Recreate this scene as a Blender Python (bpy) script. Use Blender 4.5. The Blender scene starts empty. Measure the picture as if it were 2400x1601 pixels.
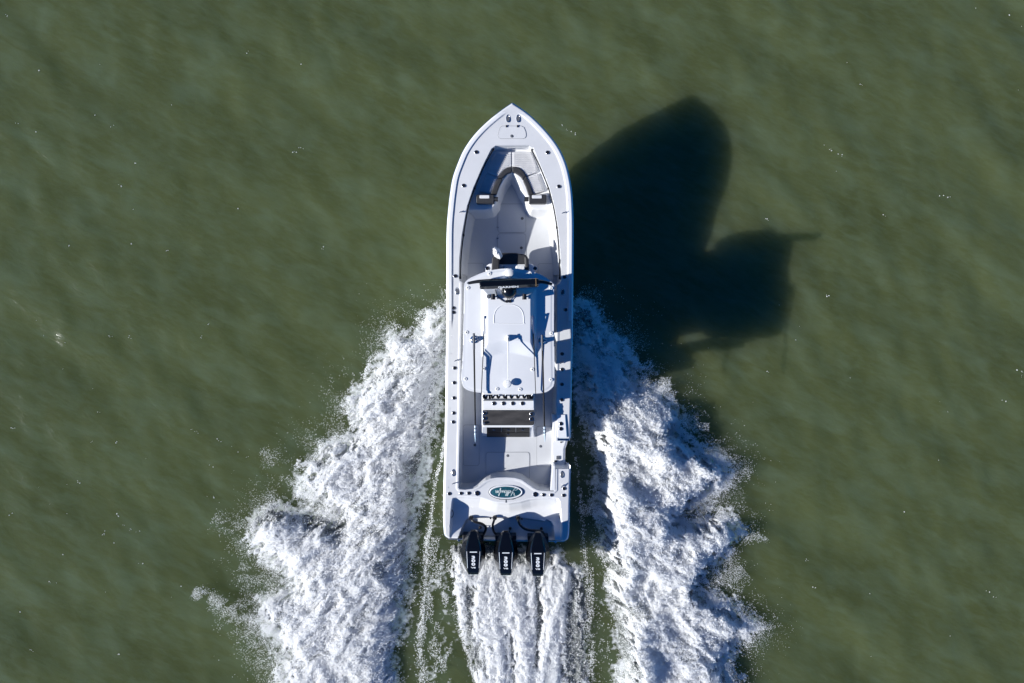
import bpy, bmesh, math, random
import numpy as np
from mathutils import Vector, Matrix

# ------------------------------------------------------------------ camera, sky, sun, exposure
random.seed(7)
RNG = np.random.default_rng(11)
S = bpy.context.scene
COL = S.collection
H, F, CX, CY = 18.0, 1610.0, 1200.0, 800.5          # drone height (m), focal length in photo pixels, picture centre

cd = bpy.data.cameras.new("camera")
cam = bpy.data.objects.new("camera", cd)
COL.objects.link(cam)
cam.location = (0, 0, H)
cam.rotation_euler = (0, 0, 0)                        # straight down, bow towards the top of the picture
cd.sensor_width = 36.0
cd.lens = F / 2400.0 * 36.0
cd.clip_end = 3000
S.camera = cam

SUN_EL = math.radians(24.5)
SUN_TO = math.radians(11.5)                           # shadows fall to the right, a little towards the bow
world = bpy.data.worlds.new("World")
S.world = world
world.use_nodes = True
wn = world.node_tree
for n in list(wn.nodes): wn.nodes.remove(n)
sky = wn.nodes.new("ShaderNodeTexSky")
sky.sky_type = 'NISHITA'
sky.sun_disc = False
sky.sun_elevation = SUN_EL
# the sun stands at direction -(cos,sin) in the plane; Nishita rotation is measured clockwise from +Y
sx, sy = -math.cos(SUN_TO), -math.sin(SUN_TO)
sky.sun_rotation = math.atan2(sx, sy)
sky.air_density = 1.0
sky.dust_density = 0.0
sky.ozone_density = 10.0
bg = wn.nodes.new("ShaderNodeBackground")
bg.inputs[1].default_value = 0.058
wo = wn.nodes.new("ShaderNodeOutputWorld")
# the photograph's white balance: a deep blue sky all round, one even tint
tint = wn.nodes.new("ShaderNodeMix"); tint.data_type = 'RGBA'; tint.blend_type = 'MULTIPLY'
tint.inputs[0].default_value = 1.0; tint.inputs[7].default_value = (0.16, 0.70, 1.0, 1)
wn.links.new(sky.outputs[0], tint.inputs[6])
wn.links.new(tint.outputs[2], bg.inputs[0])
wn.links.new(bg.outputs[0], wo.inputs[0])

sd_ = bpy.data.lights.new("sun", 'SUN')
sd_.energy = 5.0
sd_.angle = math.radians(0.5)
sd_.color = (1.0, 0.985, 0.95)
sun = bpy.data.objects.new("sun", sd_)
COL.objects.link(sun)
ldir = Vector((math.cos(SUN_TO) * math.cos(SUN_EL), math.sin(SUN_TO) * math.cos(SUN_EL), -math.sin(SUN_EL)))
sun.rotation_euler = ldir.to_track_quat('-Z', 'Y').to_euler()
sun.location = (-20, -4, 12)

S.view_settings.view_transform = 'Standard'
S.view_settings.look = 'None'
S.view_settings.gamma = 1.0
S.view_settings.use_curve_mapping = False
S.view_settings.exposure = 0.66

# ------------------------------------------------------------------ helpers
def P(px, py, z):
    k = (H - z) / F
    return ((px - CX) * k, (CY - py) * k, z)

def sstep(a, b, x):
    t = np.clip((x - a) / (b - a), 0, 1)
    return t * t * (3 - 2 * t)

def hash2(ix, iy, seed):
    h = (ix.astype(np.int64) * 374761393 + iy.astype(np.int64) * 668265263 + seed * 974634777) & 0xFFFFFFFF
    h = ((h ^ (h >> 13)) * 1274126177) & 0xFFFFFFFF
    h = h ^ (h >> 16)
    return (h & 0xFFFFFF) / float(0xFFFFFF)

def vnoise(x, y, seed=0):
    ix = np.floor(x); iy = np.floor(y)
    fx = x - ix; fy = y - iy
    u = fx * fx * fx * (fx * (fx * 6 - 15) + 10); v = fy * fy * fy * (fy * (fy * 6 - 15) + 10)
    a = hash2(ix, iy, seed); b = hash2(ix + 1, iy, seed); c = hash2(ix, iy + 1, seed); d = hash2(ix + 1, iy + 1, seed)
    return (a * (1 - u) + b * u) * (1 - v) + (c * (1 - u) + d * u) * v

def fbm(x, y, octv=4, seed=0, gain=0.5):
    s = 0; a = 1; t = 0; c, sn = 0.8, 0.6
    for o in range(octv):
        s = s + a * vnoise(x, y, seed + o * 17); t += a
        a *= gain
        x, y = (x * c - y * sn) * 2.03 + 11.3, (x * sn + y * c) * 2.03 - 7.1
    return s / t

def billow(x, y, octv=4, seed=0, gain=0.5):
    s = 0; a = 1; t = 0; c, sn = 0.8, 0.6
    for o in range(octv):
        s = s + a * np.abs(2 * vnoise(x, y, seed + o * 17) - 1) ; t += a
        a *= gain
        x, y = (x * c - y * sn) * 2.07 + 5.3, (x * sn + y * c) * 2.07 - 3.7
    return 1 - s / t          # rounded lumps are near 1

def sdf(poly, X, Y):
    """signed distance, positive inside; poly: list of (x, y)"""
    p = np.asarray([(a[0], a[1]) for a in poly], float)
    sh = X.shape
    x = X.ravel(); y = Y.ravel()
    best = np.full(x.shape, 1e9); ins = np.zeros(x.shape, bool)
    n = len(p)
    for i in range(n):
        ax, ay = p[i]; bx, by = p[(i + 1) % n]
        ex, ey = bx - ax, by - ay
        L = ex * ex + ey * ey + 1e-12
        t = np.clip(((x - ax) * ex + (y - ay) * ey) / L, 0, 1)
        d = (x - ax - t * ex) ** 2 + (y - ay - t * ey) ** 2
        best = np.minimum(best, d)
        if ay != by:
            c = ((ay > y) != (by > y)) & (x < (bx - ax) * (y - ay) / (by - ay) + ax)
            ins ^= c
    d = np.sqrt(best)
    return np.where(ins, d, -d).reshape(sh)

def polyline_dist(pts, X, Y):
    best = np.full(X.shape, 1e9)
    for (ax, ay), (bx, by) in zip(pts[:-1], pts[1:]):
        ex, ey = bx - ax, by - ay
        t = np.clip(((X - ax) * ex + (Y - ay) * ey) / (ex * ex + ey * ey + 1e-12), 0, 1)
        best = np.minimum(best, (X - ax - t * ex) ** 2 + (Y - ay - t * ey) ** 2)
    return np.sqrt(best)

def nearest_on(poly, x, y):
    best = 1e9; r = (x, y); n = len(poly)
    for i in range(n):
        ax, ay = poly[i][:2]; bx, by = poly[(i + 1) % n][:2]
        ex, ey = bx - ax, by - ay
        t = max(0, min(1, ((x - ax) * ex + (y - ay) * ey) / (ex * ex + ey * ey + 1e-12)))
        qx, qy = ax + t * ex, ay + t * ey
        d = (qx - x) ** 2 + (qy - y) ** 2
        if d < best: best = d; r = (qx, qy)
    return r

def smooth_line(pts, n=120, closed=False):
    """Catmull-Rom through the points, resampled"""
    p = [np.asarray(q, float) for q in pts]
    out = []
    m = len(p) if closed else len(p) - 1
    per = max(2, n // m)
    for i in range(m):
        if closed:
            a, b, c, d = p[(i - 1) % len(p)], p[i], p[(i + 1) % len(p)], p[(i + 2) % len(p)]
        else:
            a, b, c, d = p[max(i - 1, 0)], p[i], p[i + 1], p[min(i + 2, len(p) - 1)]
        for k in range(per):
            t = k / per
            out.append(0.5 * ((2 * b) + (-a + c) * t + (2 * a - 5 * b + 4 * c - d) * t * t + (-a + 3 * b - 3 * c + d) * t ** 3))
    if not closed: out.append(p[-1])
    return [tuple(q) for q in out]

def link(name, me, mat, parent=None, smooth=False, angle=None):
    o = bpy.data.objects.new(name, me)
    COL.objects.link(o)
    if mat is not None and len(me.materials) == 0: me.materials.append(mat)
    if parent is not None: o.parent = parent
    if smooth:
        me.polygons.foreach_set("use_smooth", np.ones(len(me.polygons), bool))
        if angle:
            try: me.set_sharp_from_angle(angle=math.radians(angle))
            except Exception: pass
    return o

def mesh(name, v, f):
    me = bpy.data.meshes.new(name)
    me.from_pydata([tuple(map(float, q)) for q in v], [], f)
    me.update()
    return me

class MB:
    def __init__(s): s.v = []; s.f = []
    def add(s, v, f):
        o = len(s.v); s.v += list(v); s.f += [tuple(i + o for i in q) for q in f]; return s
    def box(s, c, size, rz=0.0, top=1.0, rx=0.0):
        x, y, z = [q / 2 for q in size]
        pts = [(-x, -y, -z), (x, -y, -z), (x, y, -z), (-x, y, -z), (-x * top, -y * top, z), (x * top, -y * top, z), (x * top, y * top, z), (-x * top, y * top, z)]
        M = Matrix.Translation(c) @ Matrix.Rotation(rz, 4, 'Z') @ Matrix.Rotation(rx, 4, 'X')
        return s.add([tuple(M @ Vector(q)) for q in pts], [(3, 2, 1, 0), (4, 5, 6, 7), (0, 1, 5, 4), (1, 2, 6, 5), (2, 3, 7, 6), (3, 0, 4, 7)])
    def tube(s, pts, r, n=8, cap=True):
        pts = [Vector(q) for q in pts]
        m = len(pts)
        rr = r if hasattr(r, '__len__') else [r] * m
        vs = []; up = Vector((0, 0, 1)); prev = None
        for i, q in enumerate(pts):
            t = (pts[min(i + 1, m - 1)] - pts[max(i - 1, 0)])
            t = t.normalized() if t.length > 1e-9 else Vector((1, 0, 0))
            if prev is None:
                a = up if abs(t.z) < 0.95 else Vector((1, 0, 0))
                u = (a - t * a.dot(t)).normalized()
            else:
                u = (prev - t * prev.dot(t)).normalized()
            prev = u
            w = t.cross(u)
            for k in range(n):
                an = 2 * math.pi * k / n
                vs.append(tuple(q + (u * math.cos(an) + w * math.sin(an)) * rr[i]))
        fs = []
        for i in range(m - 1):
            for k in range(n):
                fs.append((i * n + k, i * n + (k + 1) % n, (i + 1) * n + (k + 1) % n, (i + 1) * n + k))
        if cap:
            fs.append(tuple(range(n))[::-1]); fs.append(tuple((m - 1) * n + k for k in range(n)))
        return s.add(vs, fs)
    def lathe(s, c, prof, n=20, sx=1.0, sy=1.0, M=None):
        """prof: list of (r, z) from bottom to top, about a vertical axis"""
        vs = []; fs = []
        for r, z in prof:
            for k in range(n):
                a = 2 * math.pi * k / n
                q = Vector((r * sx * math.cos(a), r * sy * math.sin(a), z))
                if M is not None: q = M @ q
                vs.append((c[0] + q.x, c[1] + q.y, c[2] + q.z))
        for i in range(len(prof) - 1):
            for k in range(n):
                fs.append((i * n + k, i * n + (k + 1) % n, (i + 1) * n + (k + 1) % n, (i + 1) * n + k))
        fs.append(tuple(range(n))[::-1]); fs.append(tuple((len(prof) - 1) * n + k for k in range(n)))
        return s.add(vs, fs)
    def slab(s, top, th):
        """prism: outline with its own z per corner, extruded down by th"""
        n = len(top)
        a = sum(top[i][0] * top[(i + 1) % n][1] - top[(i + 1) % n][0] * top[i][1] for i in range(n))
        if a < 0: top = top[::-1]
        vs = list(top) + [(x, y, z - th) for x, y, z in top]
        fs = [tuple(range(n)), tuple(range(2 * n - 1, n - 1, -1))]
        for i in range(n):
            j = (i + 1) % n
            fs.append((j, i, n + i, n + j))
        return s.add(vs, fs)
    def build(s, name, mat, parent=None, smooth=False, angle=40, bevel=0.0, seg=2):
        o = link(name, mesh(name, s.v, s.f), mat, parent, smooth, angle)
        if bevel:
            m = o.modifiers.new("bevel", 'BEVEL'); m.width = bevel; m.segments = seg; m.limit_method = 'ANGLE'; m.angle_limit = math.radians(35)
        return o

def dup(o, parent=None):
    c = o.copy(); COL.objects.link(c)
    if parent is not None: c.parent = parent
    for ch in list(o.children): dup(ch, c)
    return c

def empty(name, loc=(0, 0, 0), parent=None):
    o = bpy.data.objects.new(name, None); COL.objects.link(o); o.location = loc
    o.empty_display_size = 0.1
    if parent is not None: o.parent = parent
    return o

def tag(o, label, cat, group=None, kind=None):
    o['label'] = label; o['category'] = cat
    if group: o['group'] = group
    if kind: o['kind'] = kind
    return o

def rrect(x0, y0, x1, y1, r, n=5):
    """rounded rectangle outline in photo pixels"""
    if not hasattr(r, '__len__'): r = [r] * 4
    out = []
    for (cx, cy, a0, rr) in ((x1 - r[0], y0 + r[0], -90, r[0]), (x1 - r[1], y1 - r[1], 0, r[1]), (x0 + r[2], y1 - r[2], 90, r[2]), (x0 + r[3], y0 + r[3], 180, r[3])):
        for k in range(n + 1):
            a = math.radians(a0 + 90 * k / n)
            out.append((cx + rr * math.cos(a), cy + rr * math.sin(a)))
    return out

# ------------------------------------------------------------------ materials (all procedural)
def material(name, col, rough=0.5, metal=0.0, coat=0.0, var=0.06, scale=6.0, bump=0.0, bscale=200.0, spec=0.5, col2=None, stretch=(1, 1, 1), dist=0.01):
    m = bpy.data.materials.new(name); m.use_nodes = True
    nt = m.node_tree; b = nt.nodes["Principled BSDF"]
    b.inputs["Roughness"].default_value = rough
    b.inputs["Metallic"].default_value = metal
    b.inputs["Coat Weight"].default_value = coat
    b.inputs["Coat Roughness"].default_value = 0.06
    b.inputs["Specular IOR Level"].default_value = spec
    tc = nt.nodes.new("ShaderNodeTexCoord"); mp = nt.nodes.new("ShaderNodeMapping"); mp.inputs[3].default_value = stretch
    nt.links.new(tc.outputs["Object"], mp.inputs[0])
    nz = nt.nodes.new("ShaderNodeTexNoise"); nz.inputs["Scale"].default_value = scale; nz.inputs["Detail"].default_value = 6
    nt.links.new(mp.outputs[0], nz.inputs[0])
    mx = nt.nodes.new("ShaderNodeMix"); mx.data_type = 'RGBA'
    c2 = col2 or tuple(max(0, c * (1 - 2 * var)) for c in col)
    mx.inputs[6].default_value = (*col, 1); mx.inputs[7].default_value = (*c2, 1)
    rp = nt.nodes.new("ShaderNodeMapRange"); rp.inputs[1].default_value = 0.35; rp.inputs[2].default_value = 0.7
    nt.links.new(nz.outputs[0], rp.inputs[0])
    nt.links.new(rp.outputs[0], mx.inputs[0]); nt.links.new(mx.outputs[2], b.inputs["Base Color"])
    if bump:
        n2 = nt.nodes.new("ShaderNodeTexNoise"); n2.inputs["Scale"].default_value = bscale; n2.inputs["Detail"].default_value = 3
        nt.links.new(mp.outputs[0], n2.inputs[0])
        bp = nt.nodes.new("ShaderNodeBump"); bp.inputs["Strength"].default_value = bump; bp.inputs["Distance"].default_value = dist
        nt.links.new(n2.outputs[0], bp.inputs["Height"]); nt.links.new(bp.outputs[0], b.inputs["Normal"])
    return m

M_gel = material("white_gelcoat", (0.77, 0.775, 0.78), 0.28, coat=0.3, var=0.015, scale=3)
M_deck = material("nonskid_deck", (0.63, 0.635, 0.645), 0.6, var=0.03, scale=2.5, bump=0.12, bscale=420)
M_floor = material("nonskid_floor", (0.57, 0.58, 0.595), 0.6, var=0.04, scale=2.0, bump=0.12, bscale=420)
M_hull = material("hull_paint", (0.78, 0.79, 0.80), 0.2, coat=0.5, var=0.02, scale=2)
M_top = material("hard_top_gelcoat", (0.71, 0.72, 0.735), 0.35, coat=0.2, var=0.02, scale=3)
M_rub = material("rub_rail_steel", (0.55, 0.56, 0.58), 0.25, metal=0.9, var=0.05, scale=20)
M_black = material("black_plastic", (0.012, 0.012, 0.014), 0.35, var=0.2, scale=30)
M_gap = material("dark_gasket", (0.10, 0.11, 0.13), 0.7, var=0.1, scale=30)
M_cowl = material("black_cowl_paint", (0.004, 0.0045, 0.006), 0.22, coat=0.6, spec=0.35, var=0.1, scale=5)
M_steel = material("polished_steel", (0.62, 0.63, 0.65), 0.15, metal=1.0, var=0.05, scale=15)
M_white = material("white_plastic", (0.80, 0.80, 0.79), 0.35, var=0.03, scale=20)
M_char = material("charcoal_vinyl", (0.032, 0.032, 0.035), 0.55, var=0.15, scale=12, bump=0.15, bscale=150)
M_light = material("light_vinyl", (0.70, 0.70, 0.70), 0.5, var=0.03, scale=10)
M_quilt = material("quilted_vinyl", (0.62, 0.62, 0.63), 0.55, var=0.06, scale=10, bump=0.3, bscale=60)
M_board = material("grey_countertop", (0.065, 0.061, 0.06), 0.55, spec=0.3, var=0.3, scale=7, col2=(0.028, 0.027, 0.028), stretch=(0.35, 1.0, 1.0))
M_drawer = material("drawer_black", (0.006, 0.006, 0.007), 0.5, spec=0.2, var=0.2, scale=10)
M_teal = material("teal_lid", (0.018, 0.105, 0.14), 0.3, coat=0.4, var=0.25, scale=25)
M_cloth = material("towel_cloth", (0.80, 0.79, 0.77), 0.9, var=0.08, scale=25, bump=0.5, bscale=160)
M_glass = material("tinted_windshield", (0.02, 0.025, 0.03), 0.08, coat=0.8, var=0.1, scale=4)
M_letter = material("silver_lettering", (0.72, 0.74, 0.76), 0.4, var=0.03, scale=20)
M_carbon = material("carbon_pole", (0.012, 0.012, 0.014), 0.55, spec=0.15, var=0.2, scale=40)
M_blueband = material("pale_blue_pole_tip", (0.35, 0.50, 0.62), 0.35, var=0.1, scale=40)

def foam_material(name, col, green):
    m = bpy.data.materials.new(name); m.use_nodes = True
    nt = m.node_tree; b = nt.nodes["Principled BSDF"]; out = nt.nodes["Material Output"]
    at = nt.nodes.new("ShaderNodeAttribute"); at.attribute_name = "aer"
    mx = nt.nodes.new("ShaderNodeMix"); mx.data_type = 'RGBA'
    mx.inputs[6].default_value = (*green, 1); mx.inputs[7].default_value = (*col, 1)
    nt.links.new(at.outputs["Fac"], mx.inputs[0])
    nt.links.new(mx.outputs[2], b.inputs["Base Color"])
    b.inputs["Roughness"].default_value = 0.75
    b.inputs["Specular IOR Level"].default_value = 0.3
    tr = nt.nodes.new("ShaderNodeBsdfTranslucent")
    nt.links.new(mx.outputs[2], tr.inputs[0])
    ms = nt.nodes.new("ShaderNodeMixShader"); ms.inputs[0].default_value = 0.5
    nt.links.new(b.outputs[0], ms.inputs[1]); nt.links.new(tr.outputs[0], ms.inputs[2])
    nt.links.new(ms.outputs[0], out.inputs[0])
    return m
M_foam = foam_material("spray_foam", (0.965, 0.968, 0.965), (0.085, 0.108, 0.098))

def water_material():
    m = bpy.data.materials.new("murky_water"); m.use_nodes = True
    nt = m.node_tree; b = nt.nodes["Principled BSDF"]
    tc = nt.nodes.new("ShaderNodeTexCoord")
    def noise(scale, detail, stretch=(1, 1, 1), rot=0.0, ridged=False):
        mp = nt.nodes.new("ShaderNodeMapping"); mp.vector_type = 'TEXTURE'
        mp.inputs[3].default_value = stretch; mp.inputs[2].default_value = (0, 0, rot)
        nt.links.new(tc.outputs["Object"], mp.inputs[0])
        n = nt.nodes.new("ShaderNodeTexNoise"); n.inputs["Scale"].default_value = scale; n.inputs["Detail"].default_value = detail
        if ridged: n.noise_type = 'RIDGED_MULTIFRACTAL'; n.normalize = True
        nt.links.new(mp.outputs[0], n.inputs[0]); return n
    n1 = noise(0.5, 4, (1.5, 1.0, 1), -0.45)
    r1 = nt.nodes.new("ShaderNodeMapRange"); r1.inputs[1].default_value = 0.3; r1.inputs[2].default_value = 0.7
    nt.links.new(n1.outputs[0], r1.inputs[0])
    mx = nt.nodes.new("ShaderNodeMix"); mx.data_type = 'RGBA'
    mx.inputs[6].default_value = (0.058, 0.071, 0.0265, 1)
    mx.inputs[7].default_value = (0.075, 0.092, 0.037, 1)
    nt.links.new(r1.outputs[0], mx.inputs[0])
    # light on the waves painted as paler patches, drawn out along the wind
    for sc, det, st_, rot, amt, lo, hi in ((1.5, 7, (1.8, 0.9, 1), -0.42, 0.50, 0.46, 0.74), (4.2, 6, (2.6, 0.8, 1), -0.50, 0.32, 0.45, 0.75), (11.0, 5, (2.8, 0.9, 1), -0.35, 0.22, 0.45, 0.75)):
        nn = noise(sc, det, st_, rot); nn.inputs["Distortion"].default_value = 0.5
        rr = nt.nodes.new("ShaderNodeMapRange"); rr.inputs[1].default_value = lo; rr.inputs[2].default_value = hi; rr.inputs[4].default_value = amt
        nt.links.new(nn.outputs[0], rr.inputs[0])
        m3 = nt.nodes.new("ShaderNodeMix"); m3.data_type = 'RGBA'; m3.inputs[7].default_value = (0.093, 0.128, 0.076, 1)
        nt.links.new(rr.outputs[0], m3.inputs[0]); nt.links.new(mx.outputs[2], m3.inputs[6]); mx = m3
    # ripple light painted into the colour as thin pale crest lines
    nw = noise(0.85, 5, (1.9, 0.9, 1), -0.5, True); nw.inputs["Distortion"].default_value = 0.35
    rw_ = nt.nodes.new("ShaderNodeMapRange"); rw_.inputs[1].default_value = 0.62; rw_.inputs[2].default_value = 0.95; rw_.inputs[4].default_value = 0.45
    nt.links.new(nw.outputs[0], rw_.inputs[0])
    m4 = nt.nodes.new("ShaderNodeMix"); m4.data_type = 'RGBA'; m4.inputs[7].default_value = (0.115, 0.155, 0.105, 1)
    nt.links.new(rw_.outputs[0], m4.inputs[0]); nt.links.new(mx.outputs[2], m4.inputs[6]); mx = m4
    # bubbly foam lying on the surface, where the wake leaves it
    at = nt.nodes.new("ShaderNodeAttribute"); at.attribute_name = "foam"
    n2 = noise(9.0, 6)
    r2 = nt.nodes.new("ShaderNodeMapRange"); r2.inputs[1].default_value = 0.36; r2.inputs[2].default_value = 0.64; r2.inputs[3].default_value = -0.5; r2.inputs[4].default_value = 0.5
    nt.links.new(n2.outputs[0], r2.inputs[0])
    ad = nt.nodes.new("ShaderNodeMath"); ad.operation = 'MULTIPLY_ADD'; ad.inputs[1].default_value = 1.5; 
    nt.links.new(at.outputs["Fac"], ad.inputs[0]); 
    s5 = nt.nodes.new("ShaderNodeMath"); s5.operation = 'SUBTRACT'; s5.inputs[1].default_value = 0.5
    nt.links.new(r2.outputs[0], s5.inputs[0]); nt.links.new(s5.outputs[0], ad.inputs[2])
    cl = nt.nodes.new("ShaderNodeClamp"); nt.links.new(ad.outputs[0], cl.inputs[0])
    mx2 = nt.nodes.new("ShaderNodeMix"); mx2.data_type = 'RGBA'; mx2.inputs[7].default_value = (0.75, 0.78, 0.72, 1)
    nt.links.new(cl.outputs[0], mx2.inputs[0]); nt.links.new(mx.outputs[2], mx2.inputs[6])
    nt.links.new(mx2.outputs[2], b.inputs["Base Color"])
    b.inputs["Roughness"].default_value = 0.12
    b.inputs["Specular IOR Level"].default_value = 0.4
    b.inputs["IOR"].default_value = 1.333
    b.subsurface_method = 'BURLEY'
    b.inputs["Subsurface Weight"].default_value = 0.91
    b.inputs["Subsurface Radius"].default_value = (0.9, 1.0, 0.6)
    b.inputs["Subsurface Scale"].default_value = 1.5
    n3 = noise(2.6, 6, (1.8, 0.85, 1), -0.5); n3.inputs["Distortion"].default_value = 0.4
    n3.inputs['Detail'].default_value = 9
    n4 = noise(1.1, 5, (2.2, 0.8, 1), -0.42, True)
    sm = nt.nodes.new("ShaderNodeMath"); sm.operation = 'MULTIPLY_ADD'; sm.inputs[1].default_value = 0.6
    nt.links.new(n4.outputs[0], sm.inputs[0]); nt.links.new(n3.outputs[0], sm.inputs[2])
    bp = nt.nodes.new("ShaderNodeBump"); bp.inputs["Strength"].default_value = 0.85; bp.inputs["Distance"].default_value = 0.042
    nt.links.new(sm.outputs[0], bp.inputs["Height"]); nt.links.new(bp.outputs[0], b.inputs["Normal"])
    return m
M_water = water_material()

# ------------------------------------------------------------------ boat reference lines
_py = np.array([241, 300, 400, 500, 600, 700, 800, 900, 1000, 1100, 1267, 1360.])
_zg = np.array([2.25, 2.20, 2.07, 1.91, 1.75, 1.59, 1.43, 1.28, 1.14, 1.03, 0.90, 0.84])
_zf = np.array([1.24, 1.19, 1.11, 1.05, 0.975, 0.88, 0.78, 0.68, 0.58, 0.48, 0.34, 0.27])
def zg_p(py): return float(np.interp(py, _py, _zg))
def zf_p(py): return float(np.interp(py, _py, _zf))
_Y = (CY - _py) / F * (H - _zg)
_Yf = (CY - _py) / F * (H - _zf)
def zg_y(Y): return np.interp(-np.asarray(Y), -_Y, _zg)
def zf_y(Y): return np.interp(-np.asarray(Y), -_Yf, _zf)
def G(px, py, dz=0.0): return P(px, py, zg_p(py) + dz)
def Fl(px, py, dz=0.0): return P(px, py, zf_p(py) + dz)

port = [(1200.5, 241), (1171, 261.5), (1137, 290), (1108.6, 320), (1087, 352), (1073, 384), (1062, 416), (1056, 452), (1052, 488), (1048.7, 533), (1048, 605), (1048, 748), (1047, 825), (1045, 968), (1042, 1100), (1040, 1205), (1041.5, 1248), (1045, 1258), (1053, 1263)]
star = [(1200.5, 241), (1232, 262), (1263, 290), (1290, 320), (1311, 350), (1326, 384), (1335, 420), (1340, 455), (1342, 490), (1343, 533), (1342.5, 640), (1341, 789), (1339, 900), (1337.5, 970), (1337, 1026)]
star2 = [(1337, 1092), (1335.5, 1150), (1334, 1230), (1332.5, 1256), (1329, 1265), (1321, 1268)]
gap_out = [(1331, 1030), (1329, 1040), (1325, 1052), (1324.5, 1075), (1325, 1088)]
gapz = 0.58

pl = smooth_line([G(*q) for q in port], 150)
sl = smooth_line([G(*q) for q in star], 150)
sl2 = smooth_line([G(*q) for q in star2], 40)
gl = [P(x, y, gapz) for x, y in gap_out]
outline = [(a[0], a[1]) for a in pl] + [(a[0], a[1]) for a in sl2[::-1]] + [(a[0], a[1]) for a in gl[::-1]] + [(a[0], a[1]) for a in sl[::-1][:-1]]

cock_port = [(1162, 341), (1151, 348.6), (1130, 391), (1108.6, 441), (1094, 484), (1082, 551), (1076, 605), (1075, 651), (1077, 658), (1082, 661), (1082, 700), (1080, 800), (1078, 951), (1075, 1100), (1074, 1143), (1077, 1147)]
cock_aft = [(1090, 1148), (1109, 1145.5), (1121, 1140), (1138, 1127), (1150, 1122), (1164, 1119.5), (1186, 1119), (1206, 1120), (1222, 1124.5), (1239, 1136), (1252, 1145), (1262, 1149.5), (1280, 1151), (1298, 1151.5)]
cock_star = [(1302, 1148), (1302.5, 1095), (1302.5, 1058), (1303.5, 1000), (1304, 932), (1305, 789), (1306, 668), (1312, 664), (1316, 657), (1315, 600), (1308.6, 533.6), (1301, 488), (1289, 441), (1269, 391), (1251, 347), (1239, 341)]
cockpit = [G(*q)[:2] for q in cock_port + cock_aft + cock_star]
seat_px = [(1150, 350), (1252, 350), (1275, 400), (1292, 450), (1300, 492), (1262, 491), (1247, 489), (1240, 478), (1236, 462), (1226, 447), (1219, 431), (1209, 412), (1200, 405), (1190, 410), (1180, 423), (1170, 442), (1163, 462), (1161, 478), (1152, 489), (1138, 492), (1092, 492), (1108, 450), (1128, 400)]
seat_dz = -0.30
seatpoly = [G(x, y, seat_dz)[:2] for x, y in seat_px]
well_px = [(1058, 1176), (1060, 1168), (1066.6, 1163), (1088, 1163), (1127, 1165.6), (1154, 1175), (1167, 1177.5), (1193, 1178.6), (1219.6, 1174.6), (1240.7, 1169), (1259, 1166.7), (1299, 1165.4), (1308, 1168), (1313, 1176), (1315.5, 1200), (1318, 1238), (1318, 1290), (1053, 1290), (1053, 1254), (1055, 1202)]
well = [G(x, y)[:2] for x, y in well_px]
mot_px = [(1100, 1214), (1150, 1213), (1217, 1213), (1262, 1219), (1276, 1222), (1282, 1218), (1292, 1222), (1298, 1232), (1300, 1260), (1300, 1290), (1066, 1290), (1073, 1260), (1083, 1233), (1091, 1219.5)]
motor = [G(x, y, -0.2)[:2] for x, y in mot_px]
sill = [P(x, y, gapz)[:2] for x, y in [(1294, 1027), (1345, 1027), (1345, 1091), (1294, 1091)]]

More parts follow.
